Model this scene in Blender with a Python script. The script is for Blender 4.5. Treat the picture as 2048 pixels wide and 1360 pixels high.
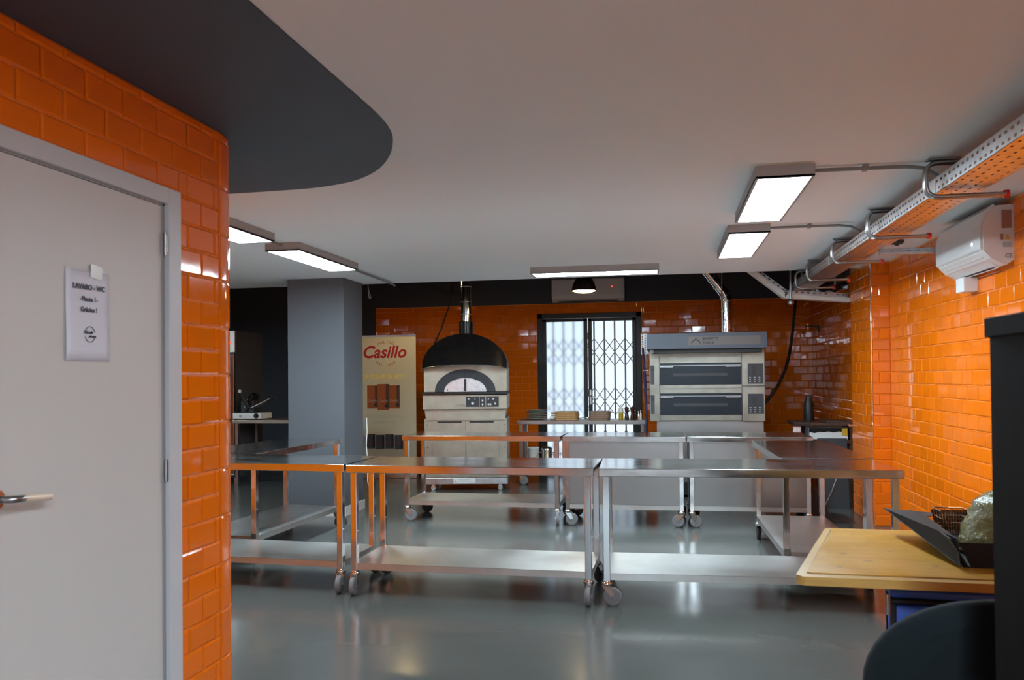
import bpy, math, random
from mathutils import Vector, Matrix, Euler
random.seed(7)
for o in list(bpy.data.objects): bpy.data.objects.remove(o)
S = bpy.context.scene; COL = S.collection
PI = math.pi

# ---------------------------------------------------------------- camera
cam = bpy.data.cameras.new('camera'); co = bpy.data.objects.new('camera', cam); COL.objects.link(co)
cr = Vector((0.98306, 0.18301, -0.00997)); cf = Vector((-0.18286, 0.98304, 0.01422)); cu = cr.cross(cf)
cf.normalize(); cu = cr.cross(cf).normalized(); cr = cf.cross(cu).normalized()
CAMPOS = Vector((0, 0, 1.43))
co.matrix_world = Matrix(((cr.x, cu.x, -cf.x, CAMPOS.x), (cr.y, cu.y, -cf.y, CAMPOS.y), (cr.z, cu.z, -cf.z, CAMPOS.z), (0, 0, 0, 1)))
cam.sensor_width = 36; cam.lens = 1639.5 / 2048 * 36; cam.shift_y = 52.6 / 2048
cam.clip_start = .05; cam.clip_end = 100
cam.dof.use_dof = True; cam.dof.focus_distance = 7.5; cam.dof.aperture_fstop = 5.0
S.camera = co
def inframe(p):
    v = Vector(p) - CAMPOS; w = v.dot(cf)
    if w < .1: return False
    return abs(v.dot(cr) / w) < .64 and -.40 < v.dot(cu) / w < .46

# ---------------------------------------------------------------- light
PANEL = 62.0        # emission of the ceiling panels
world = bpy.data.worlds.new('world'); S.world = world; world.use_nodes = True
wn = world.node_tree.nodes; wl = world.node_tree.links
bg = wn['Background']; bg.inputs['Strength'].default_value = 1.3
tc = wn.new('ShaderNodeTexCoord'); sx = wn.new('ShaderNodeSeparateXYZ'); mr = wn.new('ShaderNodeMapRange'); rp = wn.new('ShaderNodeValToRGB')
wl.new(tc.outputs['Generated'], sx.inputs[0]); wl.new(sx.outputs[2], mr.inputs[0]); mr.inputs[1].default_value = -.2; mr.inputs[2].default_value = .6
wl.new(mr.outputs[0], rp.inputs[0]); wl.new(rp.outputs[0], bg.inputs['Color'])
rp.color_ramp.elements[0].color = (.66, .74, .84, 1); rp.color_ramp.elements[1].color = (.46, .64, .80, 1)
def portal(name, loc, rot, sx_, sy_):
    l = bpy.data.lights.new(name, 'AREA'); l.shape = 'RECTANGLE'; l.size = sx_; l.size_y = sy_; l.cycles.is_portal = True
    o = bpy.data.objects.new(name, l); o.location = loc; o.rotation_euler = rot; COL.objects.link(o)
portal('window_portal', (-1.1, 12.52, 1.2), (-PI/2, 0, 0), 1.6, 2.4)
def area(name, loc, rot, a, b, power, color):
    l = bpy.data.lights.new(name, 'AREA'); l.shape = 'RECTANGLE'; l.size = a; l.size_y = b; l.energy = power; l.color = color
    o = bpy.data.objects.new(name, l); o.location = loc; o.rotation_euler = rot; COL.objects.link(o)
area('shopfront_daylight', (.3, -2.9, 1.45), (PI/2, 0, 0), 3.4, 2.0, 28, (.72, .88, 1.0))  # added fill light, out of view, brightening the room from behind the camera
S.view_settings.view_transform = 'Standard'; S.view_settings.look = 'None'; S.view_settings.gamma = 1
S.view_settings.use_curve_mapping = False; S.view_settings.exposure = 0.22

# ---------------------------------------------------------------- materials
def mat(name, col, rough=.5, metal=0, spec=.5, coat=0, emit=None, estr=0, alpha=1, trans=0, ior=1.45,
        noise=None, bump=None, var=0, rvar=None, sheen=0, coords='Object'):
    m = bpy.data.materials.new(name); m.use_nodes = True; nt = m.node_tree; N = nt.nodes; L = nt.links
    b = N['Principled BSDF']
    b.inputs['Base Color'].default_value = (*col, 1); b.inputs['Roughness'].default_value = rough; b.inputs['Metallic'].default_value = metal
    b.inputs['Specular IOR Level'].default_value = spec; b.inputs['Coat Weight'].default_value = coat; b.inputs['Coat Roughness'].default_value = .05
    b.inputs['Alpha'].default_value = alpha; b.inputs['Transmission Weight'].default_value = trans; b.inputs['IOR'].default_value = ior
    b.inputs['Sheen Weight'].default_value = sheen
    if emit: b.inputs['Emission Color'].default_value = (*emit, 1); b.inputs['Emission Strength'].default_value = estr
    T = None
    def tex(scale, det=4, rgh=.55, stretch=(1, 1, 1)):
        nonlocal T
        if T is None: T = N.new('ShaderNodeTexCoord')
        mp = N.new('ShaderNodeMapping'); mp.inputs['Scale'].default_value = stretch
        n = N.new('ShaderNodeTexNoise'); n.inputs['Scale'].default_value = scale; n.inputs['Detail'].default_value = det; n.inputs['Roughness'].default_value = rgh
        L.new(T.outputs[coords], mp.inputs[0]); L.new(mp.outputs[0], n.inputs['Vector']); return n
    src = None
    if noise:   # (scale, second colour, stretch, low, high)
        sc, c2, st, lo, hi = noise
        n = tex(sc, 5, .6, st); mrn = N.new('ShaderNodeMapRange'); mrn.inputs[1].default_value = lo; mrn.inputs[2].default_value = hi
        mx = N.new('ShaderNodeMix'); mx.data_type = 'RGBA'
        L.new(n.outputs['Fac'], mrn.inputs[0]); L.new(mrn.outputs[0], mx.inputs[0])
        mx.inputs[6].default_value = (*col, 1); mx.inputs[7].default_value = (*c2, 1)
        L.new(mx.outputs[2], b.inputs['Base Color']); src = mx.outputs[2]
    if var:
        oi = N.new('ShaderNodeObjectInfo'); mrn = N.new('ShaderNodeMapRange'); mrn.inputs[3].default_value = 1 - var; mrn.inputs[4].default_value = 1 + var
        hs = N.new('ShaderNodeHueSaturation'); L.new(oi.outputs['Random'], mrn.inputs[0]); L.new(mrn.outputs[0], hs.inputs['Value'])
        if src: L.new(src, hs.inputs['Color'])
        else: hs.inputs['Color'].default_value = (*col, 1)
        L.new(hs.outputs[0], b.inputs['Base Color'])
    if rvar:    # (scale, rlow, rhigh, stretch)
        n = tex(rvar[0], 5, .6, rvar[3]); mrn = N.new('ShaderNodeMapRange'); mrn.inputs[1].default_value = .3; mrn.inputs[2].default_value = .7
        mrn.inputs[3].default_value = rvar[1]; mrn.inputs[4].default_value = rvar[2]
        L.new(n.outputs['Fac'], mrn.inputs[0]); L.new(mrn.outputs[0], b.inputs['Roughness'])
    if bump:    # (scale, strength, distance, stretch)
        n = tex(bump[0], 4, .55, bump[3]); bp = N.new('ShaderNodeBump'); bp.inputs['Strength'].default_value = bump[1]; bp.inputs['Distance'].default_value = bump[2]
        L.new(n.outputs['Fac'], bp.inputs['Height']); L.new(bp.outputs[0], b.inputs['Normal'])
    return m
U = (1, 1, 1)
M = {}
M['tile'] = mat('orange_glazed_tile', (.76, .155, .004), .07, var=.06, bump=(9, .25, .002, U), spec=.6)
M['grout'] = mat('orange_grout', (.86, .34, .09), .7)
M['ceil'] = mat('ceiling_paint', (.74, .78, .79), .85, bump=(60, .1, .001, U))
M['dark'] = mat('charcoal_paint', (.034, .038, .050), .6, bump=(90, .15, .001, U))
M['soffit'] = mat('charcoal_ceiling_paint', (.055, .062, .078), .62, bump=(80, .12, .001, U))
M['column'] = mat('slate_blue_paint', (.102, .112, .126), .6, bump=(90, .2, .001, U))
M['floor'] = mat('grey_resin_floor', (.076, .079, .073), .16, spec=.5, noise=(1.1, (.087, .090, .084), U, .3, .75), rvar=(1.2, .15, .23, U), bump=(3, .012, .002, U))
M['plaster'] = mat('rear_wall_paint', (.45, .43, .42), .8)
M['door'] = mat('door_lacquer', (.55, .535, .515), .45, bump=(40, .05, .0005, U))
M['frame'] = mat('door_frame_lacquer', (.52, .53, .55), .4)
M['gasket'] = mat('grey_gasket', (.32, .33, .34), .6)
M['steel'] = mat('brushed_steel', (.60, .59, .58), .2, 1, rvar=(3, .10, .20, (1, 6, 6)), bump=(160, .03, .0005, (1, 12, 12)))
M['steel_leg'] = mat('polished_steel_tube', (.66, .65, .64), .10, 1)
M['steel_shelf'] = mat('satin_steel_shelf', (.64, .63, .61), .4, 1, rvar=(3, .33, .46, U), noise=(2.2, (.54, .52, .49), U, .4, .7))
M['steel_flat'] = mat('dull_steel', (.34, .33, .32), .36, 1, rvar=(4, .27, .42, U), bump=(120, .06, .0006, (1, 10, 10)))
M['oven_steel'] = mat('warm_dull_steel', (.43, .39, .32), .42, 1, rvar=(6, .33, .5, U), noise=(5, (.34, .31, .25), U, .4, .75))
M['chrome'] = mat('chrome', (.75, .75, .75), .1, 1)
M['galv'] = mat('galvanised_steel', (.62, .63, .64), .3, 1, noise=(14, (.5, .5, .52), U, .4, .7))
M['zinc_dark'] = mat('grey_zinc_tube', (.34, .34, .34), .3, 1)
M['blackmetal'] = mat('black_enamel', (.012, .011, .011), .24, spec=.5, noise=(4, (.02, .016, .014), U, .4, .7))
M['hoodgrey'] = mat('grey_hood_paint', (.085, .10, .13), .45)
M['black'] = mat('black_plastic', (.012, .012, .013), .45)
M['darkgrey'] = mat('dark_grey_plastic', (.030, .031, .034), .5)
M['fridgeside'] = mat('dark_painted_side', (.060, .060, .064), .6)
M['iron'] = mat('cast_iron', (.055, .057, .065), .6, bump=(60, .2, .001, U))
M['rubber'] = mat('grey_wheel_rubber', (.17, .17, .175), .55)
M['rubberdark'] = mat('dark_wheel_rubber', (.03, .03, .03), .6)
M['white'] = mat('white_plastic', (.72, .72, .71), .3)
M['offwhite'] = mat('white_enamel', (.7, .69, .65), .35)
M['lampframe'] = mat('lamp_frame_aluminium', (.34, .34, .335), .5)
M['panel'] = mat('led_diffuser', (.9, .9, .9), .5, emit=(.75, .94, 1.05), estr=PANEL)
M['bulb'] = mat('warm_bulb', (1, .9, .7), .5, emit=(1, .72, .34), estr=45)
M['red'] = mat('red_cap', (.6, .02, .015), .5)
M['redled'] = mat('red_display', (.4, .02, .01), .5, emit=(1, .05, .02), estr=3)
M['wood'] = mat('pine_table_varnish', (.45, .232, .034), .42, spec=.3, noise=(3.2, (.35, .17, .02), (1, 7, 7), .40, .75), rvar=(6, .28, .45, U), bump=(30, .05, .001, (1, 8, 8)))
M['woodedge'] = mat('pine_edge_varnish', (.46, .27, .075), .35, noise=(5, (.36, .20, .05), (1, 8, 8), .4, .75))
M['groove'] = mat('dark_groove', (.08, .045, .015), .7)
M['knot'] = mat('dark_knot', (.22, .11, .035), .5)
M['blackwood'] = mat('black_brown_veneer', (.0055, .0045, .0045), .7, spec=.12, noise=(12, (.010, .008, .008), (6, 6, .6), .4, .7), bump=(30, .15, .001, (8, 8, .6)))
M['fabric'] = mat('dark_teal_fabric', (.0055, .009, .011), .95, spec=.2, sheen=.03, bump=(500, .4, .001, U))
M['blue'] = mat('blue_nylon', (.055, .15, .62), .5, bump=(16, .5, .01, U))
M['piping'] = mat('black_piping', (.01, .01, .014), .6)
M['boxblack'] = mat('black_card', (.006, .006, .007), .6, spec=.3)
M['paper'] = mat('white_paper', (.68, .70, .78), .8)
M['ink'] = mat('grey_ink', (.07, .07, .09), .8)
M['tape'] = mat('clear_tape', (.62, .62, .58), .18)
M['cream'] = mat('cream_banner_print', (.74, .64, .44), .7)
M['creamlow'] = mat('taupe_banner_print', (.56, .48, .36), .7)
M['redink'] = mat('red_banner_ink', (.50, .022, .025), .7)
M['yellowink'] = mat('yellow_banner_ink', (.98, .80, .22), .7)
M['paleink'] = mat('pale_banner_ink', (.62, .56, .44), .7)
M['packorange'] = mat('orange_flour_pack_print', (.42, .10, .02), .7)
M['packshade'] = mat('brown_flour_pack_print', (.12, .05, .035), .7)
M['packgrey'] = mat('grey_flour_pack_print', (.085, .085, .095), .7)
M['packdark'] = mat('dark_flour_pack_print', (.03, .03, .05), .7)
M['packwhite'] = mat('pale_flour_pack_print', (.5, .4, .3), .7)
M['winframe'] = mat('anthracite_window_frame', (.016, .019, .019), .4)
M['grille'] = mat('grey_painted_grille', (.72, .74, .76), .6)
M['glass'] = mat('clear_glass', (1, 1, 1), 0, trans=1, ior=1.05)
M['frost'] = mat('frosted_glass', (.93, .97, 1.0), .5, trans=1, ior=1.3)
M['plate'] = mat('green_grey_china', (.38, .42, .36), .25)
M['board'] = mat('wooden_board', (.50, .30, .12), .6, noise=(9, (.34, .19, .07), (1, 6, 1), .4, .7))
M['board2'] = mat('brown_wooden_board', (.30, .20, .14), .6, noise=(9, (.2, .13, .09), (1, 6, 1), .4, .7))
M['darkwood'] = mat('dark_turned_wood', (.05, .016, .008), .3)
M['oil'] = mat('golden_olive_oil', (.45, .32, .02), .2)
M['clearplastic'] = mat('cloudy_plastic', (.72, .76, .74), .25)
M['cable'] = mat('black_cable', (.012, .013, .012), .5)
M['greycable'] = mat('grey_conduit', (.20, .20, .195), .5)
M['crinkle'] = mat('shiny_cellophane', (.20, .18, .07), .16, spec=.5, noise=(8, (.10, .085, .03), U, .35, .7), bump=(22, .9, .02, U))
M['wire'] = mat('copper_wire', (.35, .16, .07), .3, 1)
M['acside'] = mat('air_conditioner_plastic', (.62, .58, .56), .35)
M['acfront'] = mat('glossy_air_conditioner_front', (.62, .61, .60), .18)
M['sticker'] = mat('brown_sticker', (.30, .13, .08), .6)
M['stickeryellow'] = mat('yellow_warning_sticker', (.6, .36, .02), .6)
M['navy'] = mat('navy_fabric', (.018, .016, .06), .9)
M['counterwood'] = mat('dark_wood_counter', (.09, .045, .03), .45, noise=(7, (.05, .025, .018), (1, 6, 1), .4, .7))
M['peelmetal'] = mat('perforated_aluminium', (.35, .36, .36), .4, 1)
M['ovenglass'] = mat('black_oven_glass', (.012, .016, .024), .22, spec=.3)
M['deck_steel'] = mat('dull_deck_steel', (.29, .275, .235), .40, 1, noise=(6, (.22, .205, .17), U, .4, .75))
M['charcoalpanel'] = mat('charcoal_control_panel', (.035, .037, .042), .4)
M['logoplate'] = mat('warm_grey_logo_plate', (.17, .145, .14), .5)
M['copper'] = mat('copper_rosette', (.45, .16, .06), .35, .6)
M['lever'] = mat('beige_lever', (.72, .60, .47), .4, .1)

# ---------------------------------------------------------------- mesh builder
class MB:
    def __init__(s): s.v = []; s.f = []; s.sm = []
    def add(s, vs, fs, smooth=False, X=None):
        n = len(s.v)
        s.v += [tuple(X @ Vector(p)) if X is not None else tuple(p) for p in vs]
        s.f += [tuple(i + n for i in f) for f in fs]; s.sm += [smooth] * len(fs); return s
    def box(s, x0, x1, y0, y1, z0, z1, X=None):
        vs = [(x, y, z) for z in (z0, z1) for y in (y0, y1) for x in (x0, x1)]
        return s.add(vs, [(0, 2, 3, 1), (4, 5, 7, 6), (0, 1, 5, 4), (2, 6, 7, 3), (0, 4, 6, 2), (1, 3, 7, 5)], False, X)
    def rings(s, R, closed=True, caps=True, smooth=True, X=None):
        n = len(R[0]); vs = [p for r in R for p in r]; fs = []
        for i in range(len(R) - 1):
            for j in range(n if closed else n - 1):
                k = (j + 1) % n; fs.append((i * n + j, i * n + k, (i + 1) * n + k, (i + 1) * n + j))
        s.add(vs, fs, smooth, X)
        if caps:
            s.add(R[0], [tuple(range(n))[::-1]], False, X); s.add(R[-1], [tuple(range(n))], False, X)
        return s
    def cyl(s, p0, p1, r0, r1=None, n=16, caps=True, X=None):
        r1 = r0 if r1 is None else r1; p0 = Vector(p0); p1 = Vector(p1); d = (p1 - p0).normalized()
        a = d.orthogonal().normalized(); b = d.cross(a)
        R = [[tuple(p + (a * math.cos(2 * PI * k / n) + b * math.sin(2 * PI * k / n)) * r) for k in range(n)] for p, r in ((p0, r0), (p1, r1))]
        return s.rings(R, True, caps, True, X)
    def tube(s, pts, r, n=10, caps=True, X=None):
        P = [Vector(p) for p in pts]; R = []; d0 = (P[1] - P[0]).normalized(); a = d0.orthogonal().normalized()
        for i, p in enumerate(P):
            d = (P[min(i + 1, len(P) - 1)] - P[max(i - 1, 0)]).normalized()
            a = (a - d * a.dot(d)).normalized(); b = d.cross(a); rr = r[i] if isinstance(r, (list, tuple)) else r
            R.append([tuple(p + (a * math.cos(2 * PI * k / n) + b * math.sin(2 * PI * k / n)) * rr) for k in range(n)])
        return s.rings(R, True, caps, True, X)
    def lathe(s, prof, n=24, c=(0, 0, 0), X=None, smooth=True, caps=True):
        R = [[(c[0] + r * math.cos(2 * PI * k / n), c[1] + r * math.sin(2 * PI * k / n), c[2] + z) for k in range(n)] for r, z in prof]
        return s.rings(R, True, caps, smooth, X)
    def prism(s, poly, d0, d1, plane='xz', X=None, smooth=False):
        # poly in plane, extruded along the remaining axis
        f = {'xz': lambda a, b, d: (a, d, b), 'yz': lambda a, b, d: (d, a, b), 'xy': lambda a, b, d: (a, b, d)}[plane]
        return s.rings([[f(a, b, d0) for a, b in poly], [f(a, b, d1) for a, b in poly]], True, True, smooth, X)
    def plate(s, outer, inner, d0, d1, plane='xz', X=None):     # ring between two outlines with equal counts
        f = {'xz': lambda a, b, d: (a, d, b), 'yz': lambda a, b, d: (d, a, b), 'xy': lambda a, b, d: (a, b, d)}[plane]
        R = [[f(a, b, d0) for a, b in outer], [f(a, b, d1) for a, b in outer], [f(a, b, d1) for a, b in inner], [f(a, b, d0) for a, b in inner]]
        n = len(outer); vs = [p for r in R for p in r]; fs = []
        for i in range(4):
            for j in range(n):
                k = (j + 1) % n; i2 = (i + 1) % 4; fs.append((i * n + j, i * n + k, i2 * n + k, i2 * n + j))
        return s.add(vs, fs, False, X)
    def mesh(s, name, m):
        me = bpy.data.meshes.new(name); me.from_pydata(s.v, [], s.f); me.polygons.foreach_set('use_smooth', s.sm)
        me.materials.append(M[m] if isinstance(m, str) else m); me.validate(); me.update(); return me
    def build(s, name, m, parent=None, bev=0, loc=None, rot=None, label=None, seg=2):
        me = s.mesh(name, m)
        import bmesh
        b = bmesh.new(); b.from_mesh(me); bmesh.ops.recalc_face_normals(b, faces=b.faces); b.to_mesh(me); b.free()
        o = bpy.data.objects.new(name, me); COL.objects.link(o)
        if parent: o.parent = parent
        if loc: o.location = loc
        if rot: o.rotation_euler = rot
        if label: o['label'] = label
        if bev:
            md = o.modifiers.new('bevel', 'BEVEL'); md.width = bev; md.segments = seg; md.limit_method = 'ANGLE'; md.angle_limit = .7
        return o
def box(*a): return MB().box(*a)
def thing(name, label, cat, loc=(0, 0, 0), rz=0, group=None):
    o = bpy.data.objects.new(name, None); COL.objects.link(o); o.location = loc; o.rotation_euler = (0, 0, rz); o.empty_display_size = .1
    return tag(o, label, cat, group)
def tag(o, label, cat, group=None):
    o['label'] = label; o['category'] = cat
    if group: o['group'] = group
    return o
def struct(o): o['kind'] = 'structure'; return o
def copy_tree(o, parent=None):
    c = o.copy(); COL.objects.link(c)
    if parent: c.parent = parent
    for ch in [x for x in o.children]: copy_tree(ch, c)
    return c
def dup(o, loc, rz=0, label=None):
    c = copy_tree(o); c.location = loc; c.rotation_euler = (0, 0, rz)
    if label: c['label'] = label
    return c
def text(s, size, m, parent, loc, rot=(PI / 2, 0, 0), shear=0, ext=.0006, align='CENTER', sx=1, off=0, name='lettering', spacing=1):
    c = bpy.data.curves.new(name, 'FONT'); c.body = s; c.size = size; c.extrude = ext; c.align_x = align; c.shear = shear; c.offset = off; c.space_character = spacing
    c.resolution_u = 3
    t = bpy.data.objects.new('t', c); me = bpy.data.meshes.new_from_object(t); me.name = name
    me.materials.clear(); me.materials.append(M[m]); bpy.data.objects.remove(t); bpy.data.curves.remove(c)
    o = bpy.data.objects.new(name, me); COL.objects.link(o); o.parent = parent; o.location = loc; o.rotation_euler = rot; o.scale = (sx, 1, 1)
    return o
def arc(cx, cy, r, a0, a1, n, ry=None):
    ry = r if ry is None else ry
    return [(cx + r * math.cos(a0 + (a1 - a0) * k / n), cy + ry * math.sin(a0 + (a1 - a0) * k / n)) for k in range(n + 1)]
ORD = ['lowest', 'second', 'third', 'fourth', 'fifth', 'sixth', 'seventh', 'eighth']

# ---------------------------------------------------------------- room shell
CZ = 2.5; LX = -1.865; RX = 2.10; BY = 12.4; EY = 8.75; HZ = 3.15
struct(box(-10.1, 2.3, -3.2, 12.6, -.1, 0).build('floor', 'floor'))
struct(box(-10.1, 2.3, -3.2, EY, CZ, CZ + .12).build('ceiling', 'ceil'))
ub = struct(box(-10.1, 2.3, EY, 12.6, HZ, HZ + .1).build('ceiling', 'dark'))
struct(box(-10.1, 2.3, EY - .02, EY, CZ + .12, HZ).build('trim_1', 'dark'))
# charcoal painted field on the ceiling over the door wall, with a rounded corner
pts = [(-9.95, 3.3), (-9.95, 4.29), (-2.35, 4.29), (-2.0, 4.275), (-1.80, 4.235), (-1.60, 4.14), (-1.42, 3.96), (-1.28, 3.73), (-1.18, 3.49), (-1.14, 3.32), (-1.125, 3.15), (-1.125, 2.9), (-1.135, 2.3), (-1.15, -3.1), (-1.9, -3.1), (-1.9, 3.3)]
def smooth_part(P, i0, i1, n=5):
    out = P[:i0]
    for i in range(i0, i1):
        a, b, c, d = [Vector(P[k]) for k in (i - 1, i, i + 1, i + 2)]
        for k in range(n):
            t = k / n; out.append(tuple(.5 * ((2 * b) + (c - a) * t + (2 * a - 5 * b + 4 * c - d) * t * t + (3 * b - a - 3 * c + d) * t ** 3)))
    return out + P[i1:]
pts = smooth_part(pts, 3, 11)
struct(MB().prism(pts, CZ - .004, CZ + .002, 'xy').build('trim_2', 'soffit'))

tile_cache = {}
def tile_geo(w, h):
    d = .0075; b = .0075; x = w / 2; z = h / 2
    vs = [(-x, 0, -z), (x, 0, -z), (x, 0, z), (-x, 0, z), (-x, -d * .45, -z), (x, -d * .45, -z), (x, -d * .45, z), (-x, -d * .45, z),
          (-x + b, -d, -z + b), (x - b, -d, -z + b), (x - b, -d, z - b), (-x + b, -d, z - b)]
    fs = [(8, 9, 10, 11)] + [(i, (i + 1) % 4, 4 + (i + 1) % 4, 4 + i) for i in range(4)] + [(4 + i, 4 + (i + 1) % 4, 8 + (i + 1) % 4, 8 + i) for i in range(4)]
    return vs, fs
def tile_mesh(w, h):
    k = (round(w, 3), round(h, 3))
    if k not in tile_cache: tile_cache[k] = MB().add(*tile_geo(*k)).mesh('tile', 'tile')
    return tile_cache[k]
def tiles(wall, org, rz, u0, u1, z0, z1, zoff=0, ph=.1036, pw=.2036, uoff=0, holes=(), limit=300, minsee=None, off=0, tilt=.010, bands=None):
    g = .0036; dx, dy = math.cos(rz), math.sin(rz); nx, ny = math.sin(rz), -math.cos(rz); L = []
    k0 = math.floor((z0 - zoff) / ph)
    k = k0
    while zoff + k * ph < z1 - .012:
        a0_ = max(zoff + k * ph, z0); b = min(zoff + (k + 1) * ph, z1) - g
        st = uoff + (pw / 2 if k % 2 else 0); j = math.floor((u0 - st) / pw)
        while st + j * pw < u1 - .01:
            segs = [(max(st + j * pw, u0), min(st + (j + 1) * pw - g, u1), a0_)]
            for (hu0, hu1, hz0, hz1) in holes:
                if b > hz0 and a0_ < hz1:
                    new = []
                    for s0, s1, a in segs:
                        if s1 <= hu0 or s0 >= hu1: new.append((s0, s1, a)); continue
                        if s0 < hu0: new.append((s0, hu0 - .003, a))
                        if s1 > hu1: new.append((hu1 + .003, s1, a))
                        if b > hz1 + .018: new.append((max(s0, hu0), min(s1, hu1), hz1 + .003))
                    segs = new
            for s0, s1, a in segs:
                if s1 - s0 > .016 and b - a > .016: L.append(((s0 + s1) / 2, (a + b) / 2, s1 - s0, b - a))
            j += 1
        k += 1
    items = []
    for u, z, w, h in L:
        p = (org[0] + dx * u + nx * off, org[1] + dy * u + ny * off, z)
        vis = inframe(p) if minsee is None else (inframe(p) and minsee(p))
        items.append((0 if vis else 1, (Vector(p) - CAMPOS).length, p, w, h))
    items.sort(key=lambda t: (t[0], t[1]))
    rest = MB()
    for i, (v, d, p, w, h) in enumerate(items):
        rot = Euler((random.gauss(0, tilt), random.gauss(0, tilt * .3), rz + random.gauss(0, tilt)))
        if i < limit and v == 0:
            o = bpy.data.objects.new('tile', tile_mesh(w, h)); COL.objects.link(o); o.parent = wall; o.location = p; o.rotation_euler = rot
        else:
            vs, fs = tile_geo(w, h); rest.add(vs, fs, False, Matrix.Translation(p) @ rot.to_matrix().to_4x4())
    if rest.v:
        o = rest.build('tile_field', 'tile', wall); o['kind'] = 'stuff'

# right wall (faces -x); u runs towards -y
wr = struct(box(RX, RX + .12, -3.1, 12.6, 0, HZ).build('wall_right', 'grout'))
tiles(wr, (RX, 0), -PI / 2, -8.24, 2.9, 0, 2.49, minsee=lambda p: p[1] > 4.7, limit=300, uoff=.05)
wr2 = struct(box(RX - .001, RX + .01, 9.1, 12.4, 2.57, HZ).build('trim_3', 'dark'))
# pier on the right wall
wp = struct(box(1.93, RX, 8.25, 9.1, 0, HZ).build('wall_pier', 'grout'))
tiles(wp, (1.93, 0), -PI / 2, -9.09, -8.262, 0, 2.49, uoff=-8.262 - .2036 * 5, limit=130)
tiles(wp, (0, 8.25), 0, 1.935, RX - .004, 0, 2.49, uoff=RX - .2036 * 3, limit=60)
struct(box(1.919, 1.929, 8.239, 8.249, 0, 2.5).build('trim_4', 'chrome'))
wrb = struct(box(RX - .002, RX, 9.1, 12.4, 0, 2.57).build('wall_right_bay', 'grout'))
tiles(wrb, (RX - .002, 0), -PI / 2, -12.39, -9.1, 0, 2.565, limit=300, minsee=lambda p: p[2] > .3)
# back wall with window_1 opening
WX0, WX1, WZ1 = -1.90, -.335, 2.40
wb = struct(MB().box(-10.1, WX0, BY, BY + .2, 0, HZ).box(WX1, 2.3, BY, BY + .2, 0, HZ).box(WX0, WX1, BY, BY + .2, WZ1, HZ).build('wall_back', 'dark'))
wbt = box(-4.50, WX0, BY - .004, BY, 0, 2.555); wbt.box(WX1, RX, BY - .004, BY, 0, 2.555); wbt.box(WX0, WX1, BY - .004, BY, WZ1, 2.555)
wbg = wbt.build('grout_bed', 'grout', wb)
tiles(wb, (0, BY - .004), 0, -4.50, RX - .004, 0, 2.55, holes=[(WX0, WX1, -1, WZ1)], limit=300, minsee=lambda p: p[2] > .85 and not (-3.05 < p[0] < -1.95 and p[2] < 1.9) and not (-.2 < p[0] < 1.1 and p[2] < 1.95))
# door wall on the left (faces +x)
DY0, DY1, DZ1 = 1.925, 2.905, 2.168
wl_ = struct(MB().box(LX - .14, LX, -3.1, DY0, 0, CZ).box(LX - .14, LX, DY1, 3.2, 0, CZ).box(LX - .14, LX, DY0, DY1, DZ1, CZ).build('wall_left', 'grout'))
zL = 1.357 - .1003 * 14
tiles(wl_, (LX, 0), PI / 2, -3.05, 3.197, 0, 2.497, zoff=zL, ph=.1003, pw=.195, uoff=3.162 - .195 * 20, holes=[(DY0, DY1, -1, DZ1)], limit=250)
# rounded end with upright tiles
RR = .30; cc = (LX - RR, 3.2)
mb = MB().prism([(cc[0], cc[1])] + [(cc[0] + RR * math.cos(a), cc[1] + RR * math.sin(a)) for a in [PI / 2 * k / 16 for k in range(17)]], 0, CZ, 'xy')
wc = struct(mb.build('wall_left_corner', 'grout'))
def curved_tile(a0, a1, h):
    n = 5; g = .0018 / RR; d = .0075; R = []
    for rr, ins in ((RR, 0), (RR + d * .45, 0), (RR + d, .0075)):
        aa = [a0 + g + ins / RR + (a1 - a0 - 2 * g - 2 * ins / RR) * k / n for k in range(n + 1)]
        lo = [(rr * math.cos(a), rr * math.sin(a), -h / 2 + ins) for a in aa]; hi = [(rr * math.cos(a), rr * math.sin(a), h / 2 - ins) for a in aa]
        R.append(lo + hi[::-1])
    m = MB().rings(R, True, False, False); nn = n + 1
    vs = R[-1]; m.add(vs, [(k, k + 1, 2 * nn - 2 - k, 2 * nn - 1 - k) for k in range(n)], True)
    return m
na = 5; zz = zL + .1003 - .2006; cached = {}
while zz < 2.49:
    z0 = max(zz, 0.0); z1 = min(zz + .2006, 2.497) - .0036
    for i in range(na):
        if z1 - z0 < .03: continue
        key = (i, round(z1 - z0, 3))
        if key not in cached: cached[key] = curved_tile(PI / 2 * i / na, PI / 2 * (i + 1) / na, z1 - z0).mesh('tile', 'tile')
        o = bpy.data.objects.new('tile', cached[key]); COL.objects.link(o); o.parent = wc; o.location = (cc[0], cc[1], (z0 + z1) / 2)
    zz += .2006
# the kitchen side of that wall (faces +y)
wk = struct(box(-10.1, cc[0], 3.35, 3.5, 0, CZ).build('wall_left_return', 'grout'))
tiles(wk, (0, 3.5), PI, 2.17, 10.0, 0, 2.497, zoff=zL, ph=.1003, limit=0)
struct(box(-10.1, -10.0, 3.5, 12.6, 0, HZ).build('wall_far_left', 'dark'))
# wall behind the camera with the shopfront opening
struct(MB().box(LX - .1, -1.6, -3.2, -3.0, 0, CZ).box(RX - .05, RX + .1, -3.2, -3.0, 0, CZ).box(-1.6, 2.2, -3.2, -3.0, 0, .42).build('wall_front', 'plaster'))
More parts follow.
